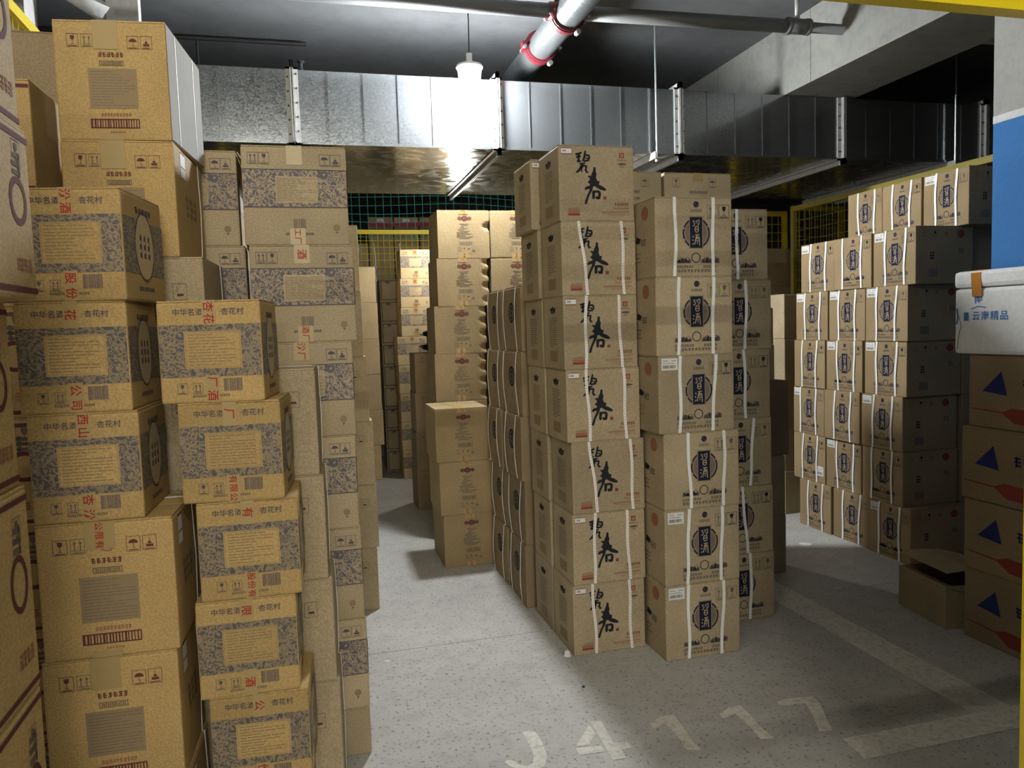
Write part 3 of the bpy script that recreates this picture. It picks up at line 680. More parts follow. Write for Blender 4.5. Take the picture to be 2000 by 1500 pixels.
# ------------------------------------------------------------------ galvanised duct across the room
DY0, DY1, DZ0, DZ1 = 5.1, 6.85, 2.645, 3.095
duct = thing('air_duct', 'wide galvanised air duct hung across the room below the ceiling', 'duct', (1.307, DY0, DZ0))
ox, oy, oz = 1.307, DY0, DZ0
FX = [-2.65, -1.33, -.012, 1.307, 2.642, 3.995, 5.33, 6.65]
for a, b in zip(FX, FX[1:]):
    mb = MB(); mb.box(a-ox, b-ox, 0, DY1-oy, 0, DZ1-oz)
    mb.m[0] = 1
    sec = mb.build('duct_section', ['galvanised', 'galvanised_under'], duct)
    for k in range(1, 6):
        x = a+(b-a)*k/6-ox; m2 = MB(); m2.box(x-.004, x+.004, -.005, 0, .004, DZ1-oz-.004); m2.build('standing_seam', ['galvanised'], sec)
    m2 = MB(); m2.box(a-ox+.05, b-ox-.05, -.008, .002, -.006, .012); m2.build('edge_fold', ['galvanised'], sec)
for x in FX[1:-1]:
    x -= ox; mb = MB(); D = DY1-oy; H = DZ1-oz
    for s0, s1, pr in ((-.038, -.004, .012), (.004, .038, .012), (-.010, -.004, .045), (.004, .010, .045)):
        mb.box(x+s0, x+s1, -pr, 0, -pr, H+pr); mb.box(x+s0, x+s1, -pr, D+pr, -pr, 0); mb.box(x+s0, x+s1, -pr, D+pr, H, H+pr)
    fl_ = mb.build('flange', ['steel_pale'], duct)
    bb = MB()
    for k in range(5):
        z = .05+k*(H-.1)/4
        for s in (-.026, .026): bb.tube([(x+s, -.020, z+.02*(s > 0)), (x+s, -.010, z+.02*(s > 0))], .006, 6)
    bb.build('bolts', ['rubber_dark'], fl_)['kind'] = 'stuff'
for x in (-1.9, 2.44, 5.0):
    h = thing('duct_hanger', {-1.9: 'steel hanger rod holding the duct behind the left cartons', 2.44: 'thin steel hanger rod with a small bracket under the duct', 5.0: 'steel hanger rod holding the dark right end of the duct'}[x], 'hanger', (x, 5.045, 2.59), 0, 'threaded rods carrying the duct')
    mb = MB(); mb.tube([(0, 0, 0), (0, 0, ZC-2.59)], .007, 8); mb.build('rod', ['rod_steel'], h)
    mb = MB(); mb.tube([(0, 1.86, 0), (0, 1.86, ZC-2.59)], .007, 8); mb.build('rod', ['rod_steel'], h)
    mb = MB(); mb.box(-.025, .025, -.03, 1.90, .004, .010); mb.box(-.025, -.019, -.03, 1.90, .010, .053); mb.build('angle_bar', ['steel_pale'], h)
    mb = MB(); mb.tube([(0, 0, -.014), (0, 0, .004)], .014, 6); mb.build('nut', ['rod_steel'], h)

# ------------------------------------------------------------------ fire main with red couplings and its branch
main = thing('fire_main', 'thick galvanised fire main with red grooved couplings rising over the duct', 'pipe', (1.60, 4.47, 3.3))
mb = MB(); mb.tube([(0, -5.5, 0), (0, 4.1, 0)], .088, 28); mb.build('pipe', ['galvanised_pipe'], main, True)
for y in (.02, .56):
    mb = MB(); mb.tube([(0, y-.032, 0), (0, y+.032, 0)], .104, 28); mb.tube([(0, y-.02, 0), (0, y+.02, 0)], .110, 28)
    for s in (-1, 1): mb.box(s*.10-.03, s*.10+.03, y-.025, y+.025, -.03, .03)
    c = mb.build('coupling', ['red_paint'], main, False)
    mb = MB()
    for s in (-1, 1): mb.tube([(s*.12, y-.055, -.012), (s*.12, y+.055, -.012)], .011, 8)
    mb.tube([(.05, y-.06, -.112), (.05, y-.02, -.112)], .016, 8); mb.build('coupling_bolts', ['rod_steel'], c)['kind'] = 'stuff'
br = thing('sprinkler_branch', 'grey sprinkler branch pipe running across the top of the picture', 'pipe', (1.60, 4.47, 3.31))
mb = MB(); mb.tube([(-4.2, 0, -.02), (-.088, 0, 0)], .042, 16); mb.build('pipe', ['pipe_grey'], br, True)
mb = MB(); mb.tube([(.088, 0, 0), (1.52, 0, .02)], .042, 16); mb.tube([(1.62, 0, .02), (5.5, 0, .06)], .033, 16); mb.build('pipe', ['pipe_grey'], br, True)
mb = MB(); mb.tube([(1.49, 0, .02), (1.65, 0, .022)], .048, 16); mb.tube([(1.485, 0, .02), (1.51, 0, .02)], .054, 16); mb.tube([(1.63, 0, .022), (1.655, 0, .022)], .052, 16); mb.build('tee_fitting', ['pipe_grey'], br, True)
mb = MB(); mb.tube([(1.57, 0, .03), (1.57, 0, .29)], .016, 12); mb.build('riser', ['steel_pale'], br, True)
mb = MB(); mb.tube([(-.12, 0, 0), (-.06, 0, 0)], .05, 16); mb.build('red_outlet', ['red_paint'], br, True)
sp = thing('fire_sprinkler', 'small upright fire sprinkler above the left end of the duct', 'sprinkler', (.05, 5.35, 3.095))
mb = MB(); mb.tube([(0, 0, 0), (0, 0, .07)], .016, 10); mb.build('stem', ['pipe_grey'], sp)
mb = MB(); mb.tube([(0, 0, .07), (0, 0, .10), (0, 0, .12), (0, 0, .135)], [.018, .012, .012, .028], 10); mb.build('deflector', ['rubber_dark'], sp)
cd = thing('ceiling_conduit', 'thin dark conduit along the ceiling above the left cartons', 'conduit', (-1.5, 6.0, 3.57))
mb = MB(); mb.tube([(-1.5, .05, .01), (1.6, -.02, -.005)], .016, 8); mb.build('tube', ['cable_black'], cd)
mb = MB(); mb.tube([(.85, 0, 0), (.85, 0, -.22)], .010, 8); mb.build('drop', ['cable_black'], cd)

# ------------------------------------------------------------------ lamps
lamp = thing('hanging_bulb', 'glowing bucket-shaped LED bulb hanging from a cord before the duct', 'lamp', (BULB[0], BULB[1], BULB[2]))
mb = MB(); mb.tube([(0, 0, -.135), (0, 0, -.10), (0, 0, .10)], [.026, .056, .076], 16); mb.build('diffuser', ['bulb_glow'], lamp, True)
mb = MB(); mb.tube([(0, 0, .10), (0, 0, .104), (0, 0, .118), (0, 0, .13)], [.084, .086, .080, .05], 28); mb.build('cap', ['lamp_cap'], lamp)
mb = MB(); mb.tube([(0, 0, .13), (0, 0, .19)], .02, 12); mb.build('socket', ['lamp_cap'], lamp)
mb = MB(); mb.tube([(0, 0, .19), (.004, 0, .4), (0, 0, ZC-BULB[2])], .004, 6); mb.build('cord', ['cable_black'], lamp)
lp2 = thing('hanging_bulb', 'second LED bulb on a cord past the duct, behind the middle piles', 'lamp', BULB2)
mb = MB(); mb.tube([(0, 0, -.135), (0, 0, .085)], [.042, .074], 10); mb.build('diffuser', ['bulb_glow_far'], lp2, True)
mb = MB(); mb.tube([(0, 0, .085), (0, 0, .092), (0, 0, .112), (0, 0, .13)], [.088, .090, .086, .05], 28); mb.build('cap', ['lamp_cap'], lp2)
mb = MB(); mb.tube([(0, 0, .13), (0, 0, ZC-BULB2[2])], .004, 6); mb.build('cord', ['cable_black'], lp2)
def tube_light(loc, label, glow):
    tl = thing('tube_light', label, 'lamp', loc, 0, 'fluorescent battens over the lane')
    mb = MB(); mb.box(-.64, .64, -.035, .035, .03, .075); mb.build('housing', ['lamp_cap'], tl)
    mb = MB(); mb.tube([(-.6, 0, 0), (.6, 0, 0)], .014, 6, cap=False); mb.build('tube', [glow], tl, True)
    for s in (-1, 1):
        mb = MB(); mb.box(s*.61-.012, s*.61+.012, -.02, .02, -.02, .03); mb.build('lamp_holder', ['lamp_cap'], tl)
        mb = MB(); mb.tube([(s*.5, 0, .075), (s*.5, 0, ZC-loc[2])], .003, 6); mb.build('hanging_wire', ['rod_steel'], tl)
tube_light(TUBE, 'fluorescent batten hung over the cage gate', 'tube_glow')
for p, nm in zip(LANE, ('nearest', 'second', 'third', 'farthest')): tube_light(p, 'fluorescent batten over the lane behind the camera, '+nm+' one', 'lane_glow')

# ------------------------------------------------------------------ yellow cage: gate frame, fences, net
def wires(mb, p0, du, dv, nu, nv, r=.0022):
    p0, du, dv = Vector(p0), Vector(du), Vector(dv); n = du.cross(dv).normalized()
    for i in range(nu+1):
        a = p0+du*(i/nu); mb.tube([a, a+dv], r, 4, cap=False)
    for j in range(nv+1):
        a = p0+dv*(j/nv)+n*r*1.6; mb.tube([a, a+du], r, 4, cap=False)
g = thing('gate_frame', 'bright yellow steel gate frame, post and lintel beside the camera', 'gate', (1.49, 1.25, 0))
mb = MB(); mb.box(0, .06, 0, .06, 0, 2.04); mb.build('post', ['yellow_paint'], g)
mb = MB(); mb.box(-1.34, .06, -.004, .032, 2.04, 2.08); lt = mb.build('lintel', ['yellow_paint'], g)
for x in (-.37, -.25, -.15):
    mb = MB(); mb.tube([(x, -.008, 2.072), (x, -.004, 2.072)], .004, 8); mb.build('screw', ['rubber_dark'], lt)
mb = MB(); mb.box(.062, 2.7, .02, .034, 0, 2.55); mb.build('shade_panel', ['board_grey'], g)  # unseen panel, added to keep lane light off the right-hand side
mb = MB(); mb.box(2.7, 2.76, 0, .06, 0, 2.55); mb.build('post', ['yellow_paint'], g)
mb = MB(); mb.box(-1.34, -1.315, 0, .025, 2.085, ZC); mb.build('drop_rod', ['yellow_paint'], g)
def fence(name, label, loc, rz, length, z0, z1, bays, mat='yellow_paint', pitch=(.062, .075)):
    f = thing(name, label, 'fence', loc, rz)
    for k in range(bays+1):
        x = length*k/bays; mb = MB(); mb.box(x-.022, x+.022, -.02, .02, 0, z1); mb.build('post', [mat], f)
    for z in (z1-.045, z0):
        mb = MB(); mb.box(0, length, -.022, .022, z, z+.045); mb.build('rail', [mat], f)
    mb = MB(); wires(mb, (0, 0, z0+.045), (length, 0, 0), (0, 0, z1-z0-.09), int(length/pitch[0]), int((z1-z0)/pitch[1]), .0028)
    mb.build('wire_mesh', [mat], f)['kind'] = 'stuff'
    return f
fence('mesh_fence', 'yellow wire mesh fence closing the far end of the aisle', (-.75, 8.6, 0), 0, 4.6, .9, 2.555, 2)
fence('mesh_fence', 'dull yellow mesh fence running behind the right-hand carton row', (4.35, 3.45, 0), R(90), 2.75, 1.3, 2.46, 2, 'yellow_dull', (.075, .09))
fence('mesh_fence', 'yellow mesh panel in the dark beyond the right-hand aisle', (4.22, 7.0, 0), 0, .58, 1.0, 2.54, 1, 'yellow_paint', (.07, .09))
fence('mesh_fence', 'second yellow mesh panel in the dark, right of the first', (4.91, 7.0, 0), R(4), .6, 1.0, 2.6, 1, 'yellow_paint', (.07, .09))
fence('mesh_fence', 'yellow fence rail in the top left corner behind the cartons', (-1.04, 3.2, 0), R(90), 1.7, 1.4, 2.75, 2, 'yellow_paint')
net = MB(); nx, nz = 62, 12
def npt(i, j): x = -.6+i*.088; return (x, 8.75+.03*math.sin(i*.4), 2.50+j*.088+.018*math.sin(i*.23+j*.5))
for i in range(nx): net.tube([npt(i, j) for j in range(nz)], .0032, 4, cap=False)
for j in range(nz): net.tube([npt(i, j) for i in range(nx)], .0032, 4, cap=False)
tag(net.build('safety_net', ['net_green']), 'green square-mesh net strung above the yellow fence', 'net')

# ------------------------------------------------------------------ cartons
def stack(parts, n, w, d, hs, xs, yf, fmt, group, rz=0, jit=.0, names=None, z=0.0, ys=None):
    """a pile of cartons; xs = left edge of each front, bottom to top"""
    out = []
    if not isinstance(hs, (list, tuple)): hs = [hs]*n
    for i in range(n):
        a = xs[i] if isinstance(xs, (list, tuple)) else xs; r = rz[i] if isinstance(rz, (list, tuple)) else rz
        r += random.uniform(-jit, jit); y = ys[i] if ys else yf
        cx, cy = front_at(a, a+w, y, d, r)
        out.append(carton(parts(i), fmt.format(place(i, n)), (cx, cy, z), r, group)); z += hs[i]
    return out
def side_stack(parts, n, w, d, hs, xf, ycs, fmt, group, rz, jit=0.0, z=0.0, dx=None):
    """a pile whose printed front looks along x (rz = -90 or +90 degrees); ycs = centre along y"""
    if not isinstance(hs, (list, tuple)): hs = [hs]*n
    for i in range(n):
        yc = ycs[i] if isinstance(ycs, (list, tuple)) else ycs; xx = xf+(dx[i] if dx else 0)
        r = rz+random.uniform(-jit, jit); s = 1 if rz < 0 else -1
        carton(parts(i), fmt.format(place(i, n)), (xx+s*d/2, yc, z), r, group); z += hs[i]
J = R(.5)
# brush-lettered pile in the middle and the pile behind it
w, d, h = .338, .278, 2.203/7
lab = {0: 1, 1: 1, 3: 1, 4: 1, 6: 1}
stack(lambda i: kind(kind_brush, w, d, h, i != 6, i in lab, i), 7, w, d, h, [1.063, 1.07, 1.074, 1.058, 1.053, 1.053, 1.05], 3.10,
      'carton with large black brush characters, {} of its front pile', 'brush-lettered cartons', 0, R(.4))
stack(lambda i: kind(kind_brush, w, d, h, False, i == 6, 0), 7, w, d, [h]*6+[h], [1.062, 1.062, 1.058, 1.054, 1.05, 1.038, 1.012], 3.392,
      'carton with pot mark, {} of pile behind the brush-lettered one', 'brush-lettered cartons', 0, R(.4))
# oval-seal cartons tied with cord
for q, (yc, nm) in enumerate(((3.895, 'nearer'), (4.275, 'farther'))):
    side_stack(lambda i: kind(kind_oval, .345, .34, .331, i+q*7), 5, .345, .34, .331, 1.03, yc, 'corded carton with dark oval seal, {} of the '+nm+' corded pile', 'corded cartons', R(-90), R(1.5), 0, [.0, .005, -.01, .0, .01])
# roundel cartons, front pile and the one behind its right side
w, d, h = .352, .28, 1.962/6
SV = [((.30, .30), (.78, .74)), ((.32, .285), (.765, .735)), ((.31, .345), (.80, .78)), ((.285, .27), (.755, .70)), ((.295, .28), (.745, .725)), ((.255, .245), (.745, .735))]
stack(lambda i: kind(kind_roundel, w, d, h, i, i in (0, 1, 3), SV[i]), 6, w, d, h, [1.416, 1.418, 1.420, 1.400, 1.396, 1.398], 2.92,
      'carton with navy roundel, {} of the front roundel pile', 'roundel cartons in the middle', 0, R(.5))
SW = [((.28, .27), (.63, .62)), ((.3, .3), (.52, .60)), ((.3, .28), (.72, .66)), ((.3, .3), (.60, .62)), ((.28, .3), (.62, .60)), ((.3, .28), (.53, .54))]
stack(lambda i: kind(kind_roundel, w, d, h, i, False, SW[i]), 6, w, d, h, [1.79, 1.785, 1.779, 1.773, 1.781, 1.765], 3.22,
      'carton with navy roundel, {} of pile behind the front roundel pile', 'roundel cartons in the middle', 0, R(.5))
# mixed pile at the right of that
stack(lambda i: kind(kind_plain, .33, .30, .337, 'kraft_brown', False, 0, False, False, False), 2, .33, .30, .337, [2.256, 2.252], 3.77, 'bare brown carton, {} of two under the dark open carton', 'bare cartons right of the roundel piles')
carton(kind(kind_plain, .35, .30, .425, 'kraft_dark', False), 'tall dark carton with pale lit top behind the roundel piles', (2.44, 3.93, .674), R(1))
stack(lambda i: kind(kind_plain, .27, .28, .205, 'kraft_pale', True), 2, .27, .28, .205, [2.268, 2.262], 3.80, 'small pale carton, {} of two on the tall dark carton', 'small pale cartons', 0, 0, None, 1.10)
stack(lambda i: kind(kind_plain, .345, .3, 2.235/7, 'kraft_brown', True, .06), 7, .345, .3, 2.235/7, 1.497, 3.76, 'plain printed carton, {} of left pile behind the roundel cartons', 'plain cartons behind the roundels', 0, J)
stack(lambda i: kind(kind_plain, .395, .3, 2.235/7, 'kraft_brown', True, .06), 7, .395, .3, 2.235/7, 1.857, 3.76, 'plain printed carton, {} of right pile behind the roundel cartons', 'plain cartons behind the roundels', 0, J)
for c, nm in enumerate(('left', 'right')):
    stack(lambda i: kind(kind_plain, .365, .42, .329, 'kraft_brown', False), 6, .365, .42, .329, 1.43+.37*c, 4.075, 'long bare carton, {} of the '+nm+' pile deep behind the roundel cartons', 'long bare cartons in the middle block', 0, 0)
# tall and low piles with trefoil logo
w, h = .355, 2.245/7
stack(lambda i: kind(kind_column, w, .36, h, (.12, .42, .68, .92) if i in (3, 4, 5) else (.66,) if i == 6 else ()), 7, w, .36, h, [.824, .824, .824, .826, .836, .865, .879], 5.15, 'carton with maroon trefoil logo, {} of the tall pile under the duct', 'trefoil cartons', 0, J)
stack(lambda i: kind(kind_column, w, .36, h), 7, w, .36, h, [1.236, 1.236, 1.236, 1.236, 1.236, 1.241, 1.244], 5.15, 'carton with maroon trefoil logo, {} of the tall pile behind corded cartons', 'trefoil cartons', 0, J)
stack(lambda i: kind(kind_column, .327, .42, .324), 3, .327, .42, .324, [.742, .728, .714], 4.53, 'carton with maroon trefoil logo, {} of the low three-carton pile', 'trefoil cartons', 0, J)
# far piles down the aisle
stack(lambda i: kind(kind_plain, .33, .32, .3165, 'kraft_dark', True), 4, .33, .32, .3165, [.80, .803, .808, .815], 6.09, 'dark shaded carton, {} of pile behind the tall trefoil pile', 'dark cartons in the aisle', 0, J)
bag = MB(); rb = random.Random(3)
pts = []
for k in range(9):
    t = k/8; pts.append((.012*math.sin(k*2), .01*math.cos(k*3), .30*t))
bag.tube(pts, [.06, .12, .14, .135, .12, .095, .06, .025, .05], 14)
bag.v = [(x+rb.uniform(-.012, .012), y+rb.uniform(-.012, .012), max(.001, z)) for x, y, z in bag.v]
o = bag.build('plastic_bag', ['bag_black'], None, True); o.location = (1.02, 6.27, 1.266); tag(o, 'crumpled black plastic bag on top of the dark cartons', 'bag')
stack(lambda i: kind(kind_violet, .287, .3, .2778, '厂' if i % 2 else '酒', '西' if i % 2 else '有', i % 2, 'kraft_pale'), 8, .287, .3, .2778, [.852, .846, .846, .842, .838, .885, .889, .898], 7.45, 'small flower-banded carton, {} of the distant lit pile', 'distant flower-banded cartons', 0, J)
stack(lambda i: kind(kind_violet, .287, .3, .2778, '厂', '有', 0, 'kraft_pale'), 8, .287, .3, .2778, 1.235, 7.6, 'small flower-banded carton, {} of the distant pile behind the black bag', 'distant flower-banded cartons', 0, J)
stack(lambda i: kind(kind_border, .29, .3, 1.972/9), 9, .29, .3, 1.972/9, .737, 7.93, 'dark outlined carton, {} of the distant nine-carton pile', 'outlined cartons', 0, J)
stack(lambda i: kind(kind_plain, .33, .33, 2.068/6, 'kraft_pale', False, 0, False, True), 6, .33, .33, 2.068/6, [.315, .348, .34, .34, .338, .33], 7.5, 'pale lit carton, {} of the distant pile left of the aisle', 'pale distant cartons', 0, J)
stack(lambda i: kind(kind_square, .34, .36, .331), 6, .34, .36, .331, [-.042, -.03, -.035, -.05, -.065, -.068], 3.98, 'carton with strap, {} of narrow strip beside left flower-banded pile', 'strapped cartons left of the aisle', 0, J)
# goods behind the yellow fence
for c in range(5):
    nb = 9 if c > 1 else 8
    for i in range(nb):
        top = i == nb-1
        pr = kind(kind_plain, .30, .3, .3155, 'kraft_tan', False, 0, not top and c in (2, 3), False, top or i % 3 == 2)
        carton(pr, 'carton behind yellow fence, {}, {} column from the left'.format(place(i, nb), ['first', 'second', 'third', 'fourth', 'fifth'][c]), (.314+.313*c, 9.75, i*.3155), random.uniform(-J, J), 'cartons behind the yellow fence')
rt = MB(); rt.box(.785, 1.72, 9.592, 9.596, 2.725, 2.778); tag(rt.build('red_ribbon', ['tin_red']), 'pink-red band stretched across the topmost cartons behind the fence', 'ribbon')

# right-hand row, fronts turned to the aisle
w, d, h = .338, .39, 1.941/6
off = [-.055, .02, .022, .002, -.012, -.072]; hasl = {(0, 1): 0, (0, 2): 1, (0, 4): 1, (0, 5): 1, (1, 1): 1, (1, 3): 1, (1, 4): 1, (2, 0): 1, (2, 2): 1, (2, 3): 1, (2, 4): 1, (2, 5): 1}
hasl[(0, 1)] = 'low'
for c, (yc, nm) in enumerate(((4.545, 'far'), (4.195, 'middle'), (3.845, 'near'))):
    for i in range(6):
        sv = random.choice(SV); lb = hasl.get((c, i), False)
        carton(kind(kind_roundel, w, d, h, i % 2, lb, sv, 'kraft_brown_dimmed'), 'roundel carton, {} in {} column of the right-hand row'.format(place(i, 6), nm), (3.31+random.uniform(-.008, .008)+d/2, yc+off[i], i*h), R(-90)+random.uniform(-R(1), R(1)), 'roundel cartons of the right-hand row')
for c, (yc, nm) in enumerate(((4.365, 'farthest'), (4.04, 'middle one'), (3.70, 'nearest'))):
    carton(kind(kind_roundel, .325, d, h, c % 2, c == 2, SV[c+2], 'kraft_brown_dimmed'), 'roundel carton set back on top of the right-hand row, {} of three'.format(nm), (3.6+d/2, yc, 1.941), R(-90)+random.uniform(-R(.6), R(.6)), 'roundel cartons of the right-hand row')
for i in range(6):
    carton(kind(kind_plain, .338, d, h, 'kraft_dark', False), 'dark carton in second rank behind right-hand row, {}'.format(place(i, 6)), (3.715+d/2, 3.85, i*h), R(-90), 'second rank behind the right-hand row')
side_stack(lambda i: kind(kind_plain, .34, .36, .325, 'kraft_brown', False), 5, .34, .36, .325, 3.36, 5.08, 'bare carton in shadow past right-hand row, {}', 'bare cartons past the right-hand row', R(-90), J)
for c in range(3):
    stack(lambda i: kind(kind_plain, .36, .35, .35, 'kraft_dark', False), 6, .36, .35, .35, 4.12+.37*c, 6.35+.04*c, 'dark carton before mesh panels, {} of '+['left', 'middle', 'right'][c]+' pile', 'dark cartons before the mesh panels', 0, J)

# triangle cartons and foam box on the right
side_stack(lambda i: kind(kind_triangle, .42, .42, .317), 4, .42, .42, .317, 2.80, [2.54, 2.545, 2.55, 2.535], 'dark carton with blue triangle, {} of pile below the foam box', 'blue-triangle cartons', R(-90), R(.8), 0, [0, .0, -.012, .008])
fb = thing('foam_box', 'white polystyrene fish box with blue lettering and orange tape', 'box', (3.0, 2.50, 1.268), R(-90))
w, d, h = .62, .42, .36
link('body', bevel_mesh('body', w, d, 0, .285, .016, ['foam_white']), fb); link('lid', bevel_mesh('lid', w+.006, d+.006, .287, h, .018, ['foam_white']), fb)
k = Ink(w, d, h); k.lay = 2
for i, ch in enumerate('云南精品'): k.text(ch, .115+.046*i, .150, .042, 'marker_blue', .01)
k.rect(.052, .145, .076, .182, 'marker_blue'); k.text('南', .128, .224, .046, 'marker_blue', .01, R(8)); k.stroke([(.09, .196), (.125, .206), (.165, .200)], .004, 'marker_blue'); k.stroke([(.014, .20), (.02, .16), (.012, .13)], .008, 'marker_blue')
link('lettering', k.data('lettering'), fb)['kind'] = 'stuff'
mb = MB(); mb.band([(.122-w/2, -d/2-.004, .248), (.118-w/2, -d/2-.005, .30), (.114-w/2, -d/2-.004, h-.012), (.114-w/2, -d/2+.012, h+.002), (.118-w/2, -.05, h+.002)], .05, .0015); mb.build('orange_tape', ['tape_orange'], fb)
mb = MB(); mb.tube([(.014-w/2, -d/2-.003, .19), (.03-w/2, -d/2-.004, .155), (.04-w/2, -d/2-.003, .125), (.024-w/2, -d/2-.003, .07), (.02-w/2, -d/2-.003, .02)], .0013, 5); mb.build('thread', ['ink_grey'], fb)
# crushed open carton on the floor
cb = thing('open_carton', 'crushed open carton lying on the floor by the triangle cartons', 'carton', (2.985, 2.96, 0), R(-97))
w, d, h = .34, .40, .20; t = .006
for nm, b in (('wall', (-w/2, w/2, -d/2, -d/2+t, 0, h)), ('wall', (-w/2, w/2, d/2-t, d/2, 0, h)), ('wall', (-w/2, -w/2+t, -d/2+t, d/2-t, 0, h)), ('wall', (w/2-t, w/2, -d/2+t, d/2-t, 0, h)), ('bottom', (-w/2+t, w/2-t, -d/2+t, d/2-t, 0, t))):
    mb = MB(); mb.box(*b); mb.build(nm, ['kraft_tan'], cb)
mm = Matrix.Translation((0, d/2, h)) @ Matrix.Rotation(R(-9), 4, 'X'); mb = MB()      # long flap lifted off the front edge
for i in range(6):
    y0, y1 = -.40+.4*i/6, -.40+.4*(i+1)/6; z0, z1 = .03*math.sin((i/6)*3.14), .03*math.sin(((i+1)/6)*3.14)
    v = [mm @ Vector(p) for p in ((-w/2, y0, z0), (w/2, y0, z0), (w/2, y1, z1), (-w/2, y1, z1), (-w/2, y0, z0+t), (w/2, y0, z0+t), (w/2, y1, z1+t), (-w/2, y1, z1+t))]
    mb.mesh(v, [(3, 2, 1, 0), (4, 5, 6, 7), (0, 1, 5, 4), (2, 3, 7, 6), (0, 4, 7, 3), (1, 2, 6, 5)])
mb.build('flap', ['kraft_tan'], cb)
mm = Matrix.Translation((0, -d/2, h)) @ Matrix.Rotation(R(-18), 4, 'X'); mb = MB(); mb.box(-w/2, w/2, 0, .10, -t, 0, 0, mm); mb.build('flap', ['kraft_tan'], cb)

# ------------------------------------------------------------------ left-hand piles
RZ = R(-5)
w, d, h = .308, .29, 1.012/3
wb = .255
fr = ['份有', '酒厂', '汾酒', '村汾', '限公', '花村']
stack(lambda i: kind(kind_big, w, d, h, '公限有' if i == 2 else None, i, False), 3, w, d, h, [-.655, -.66, -.652], 2.03, 'large yellow carton with grey text square, {} under the slate-banded cartons', 'large yellow cartons', R(-2.5), R(.3))
for i, (xl, z, rz, nm) in enumerate(((-.652, 1.012, -2, 'lowest'), (-.662, 1.278, -3, 'middle'), (-.655, 1.544, -8, 'topmost'))):
    w2, d2, h2 = .246, .285, .266
    cx, cy = front_at(xl, xl+w2, 2.035, d2, R(rz))
    carton(kind(kind_slate, w2, d2, h2, ['杏汾', '公司', '股份'][i], ['西山', '花', '汾酒'][i], i), 'slate-banded carton, {} of three on the large yellow cartons'.format(nm), (cx, cy, z), R(rz), 'slate-banded cartons')
w2, d2, h2 = .25, .235, 1.541/6
stack(lambda i: kind(kind_slate, w2, d2, h2, ['酒厂', '份厂', '酒', '股份有', '有限公', '厂酒'][i], ['山', '公', '限', '有', '厂', '杏花'][i], i), 6, w2, d2, h2, [-.30, -.293, -.312, -.295, -.325, -.360], 2.06,
      'slate-banded carton, {} of the six-carton leaning pile', 'slate-banded cartons', [R(a) for a in (-3, -4, -2, -2, -5, -7)], R(.4))
# square-seal cartons behind them
stack(lambda i: kind(kind_square, .27, .25, [.40, .316, .316, .316][i]), 4, .27, .25, [.40, .316, .316, .316], [-.226, -.233, -.243, -.253], 2.33, 'square-seal carton with side strap, {} behind the leaning pile', 'square-seal cartons', RZ*.5, R(.6))
# large carton pile at the back left
hs = [.335]*4+[.338, .322, .322]
def lbparts(i):
    if i >= 5: return kind(kind_big, .292, .38, .322, None, i, i == 6)
    return kind(kind_square, .30, .36, hs[i], i == 4)
z = 0
for i in range(7):
    ww, dd = (.292, .38) if i >= 5 else (.30, .36); xl = [-.60, -.60, -.60, -.60, -.577, -.628, -.628][i]
    r = [0, 0, 0, 0, -3, -4, -6][i]; cx, cy = front_at(xl, xl+ww, 2.375, dd, R(r))
    carton(lbparts(i), ('large yellow carton with white side panel, topmost at upper left' if i == 6 else 'large yellow carton just under the topmost one at upper left' if i == 5 else 'square-seal carton, {} of the tall upper-left pile'.format(place(i, 7))), (cx, cy, z), R(r), 'tall upper-left pile'); z += hs[i]
# flower-banded pile and its neighbour
w, h = .325, .314; hs = [.166]+[.314]*6
stack(lambda i: kind(kind_plain, w, .30, hs[0], 'kraft_tan', False) if i == 0 else kind(kind_violet, w, .30, hs[i], ['厂', '有', '股', '份', '厂有', '酒厂', '工厂'][i], ['限', '公', '', '', '汾厂', '酒', ''][i], i % 3), 7, w, .30, hs, [-.180, -.178, -.182, -.186, -.182, -.165, -.174], 2.60, 'violet flower-banded carton, {} of the pile beside the aisle', 'violet-banded cartons', 0, R(.5))
hs2 = [.174]+[.316]*6
hidden = stack(lambda i: kind(kind_plain, .325, .30, hs2[0], 'kraft_tan', False) if i == 0 else kind(kind_violet, .325, .30, hs2[i], '酒', '', i % 2), 7, .325, .30, hs2, [-.52, -.525, -.525, -.525, -.525, -.512, -.526], 2.78, 'violet flower-banded carton, {} of pile mostly hidden behind left cartons', 'violet-banded cartons', 0, R(.5))
mb = MB(); pts = [(0, 0, 0), (.012, 0, -.02), (.026, 0, -.055), (.034, 0, -.10)]
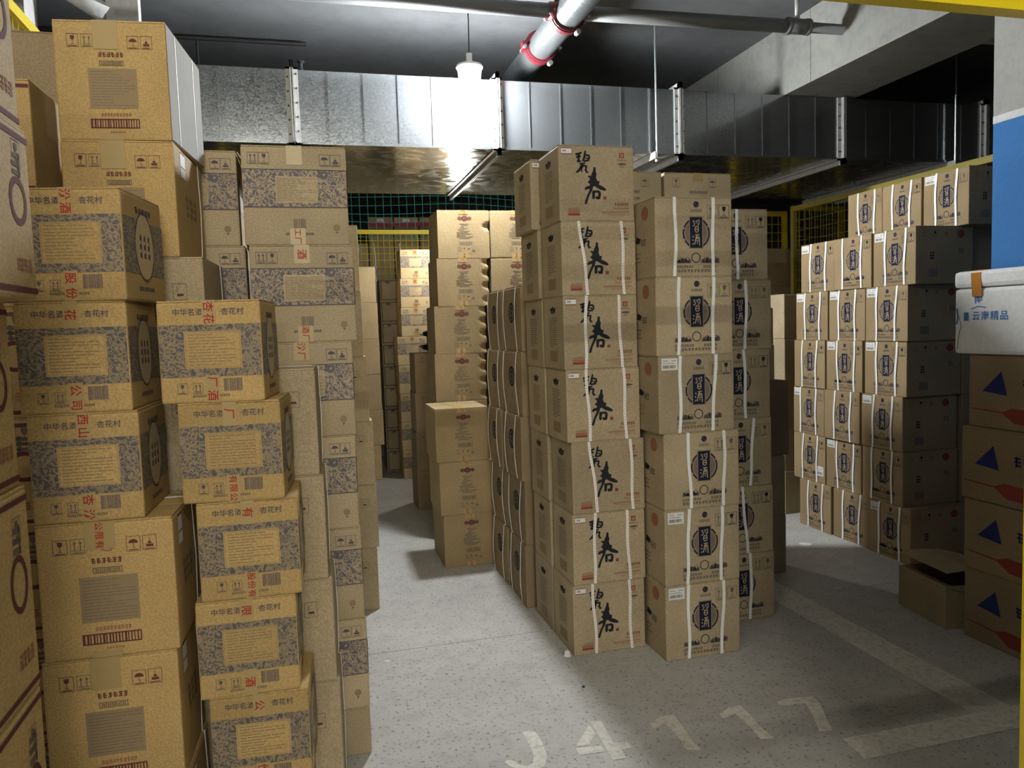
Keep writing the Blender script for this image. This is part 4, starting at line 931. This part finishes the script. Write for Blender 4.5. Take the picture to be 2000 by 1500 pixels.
mb.band(pts, .28, .004, Vector((0, 1, 0))); o = mb.build('loose_flap', ['kraft_pale'], hidden[-1]); o.location = (.164, 0, .314); o['label'] = 'pale loose flap'
# far-left maroon-edged cartons close to the camera
hs = [.41, .406, .373, .335, .30, .33]
side_stack(lambda i: kind(kind_maroon_edge, .24, .34, hs[i], i), 6, .24, .34, hs, -.512, [1.455]*6, 'maroon-edged carton, {} of pile at left picture edge', 'maroon-edged cartons', R(90), R(.8), 0, [0, 0, 0, -.008, .045, .036])
stack(lambda i: kind(kind_maroon_edge, .3, .30, 2.168/7, i), 7, .3, .30, 2.168/7, -1.0, 2.42, 'maroon-edged carton, {} of narrow pile behind the far-left one', 'maroon-edged cartons', R(-2), J)
stack(lambda i: kind(kind_plain, .36, .33, 2.43/7, 'kraft_dark', False), 7, .36, .33, 2.43/7, -1.08, 2.80, 'bare brown carton, {} of the pile in the upper left corner', 'bare upper-left cartons', 0, J)

# ------------------------------------------------------------------ litter on the floor
def scrap(name, label, loc, r, seed, h=.03, mat='label_white'):
    rr = random.Random(seed); mb = MB(); n = 9
    ring0 = [(r*rr.uniform(.7, 1.1)*math.cos(6.283*k/n), r*rr.uniform(.6, 1)*math.sin(6.283*k/n), .0008) for k in range(n)]
    ring1 = [(x*.6+rr.uniform(-.004, .004), y*.6, h*rr.uniform(.6, 1)) for x, y, z in ring0]
    mb.mesh(ring0+ring1+[(0, 0, h*.8)], [(k, (k+1) % n, n+(k+1) % n, n+k) for k in range(n)]+[(n+k, n+(k+1) % n, 2*n) for k in range(n)])
    o = mb.build(name, [mat]); o.location = loc; tag(o, label, 'litter')
scrap('paper_scrap', 'crumpled white scrap at the corner of the brush-lettered pile', (1.035, 3.115, 0), .018, 4, .03)
scrap('paper_scrap', 'tiny white fleck on the floor left of the middle piles', (.27, 3.32, 0), .014, 5, .006)
scrap('paper_scrap', 'flat pale sticker on the floor before the right-hand row', (3.02, 4.2, 0), .045, 6, .002)
scrap('gravel_chip', 'small dark chip on the floor in the lit area', (1.0, 2.82, 0), .008, 7, .006, 'rubber_dark')
bpy.data.objects.remove(_fo); bpy.data.curves.remove(_fc)
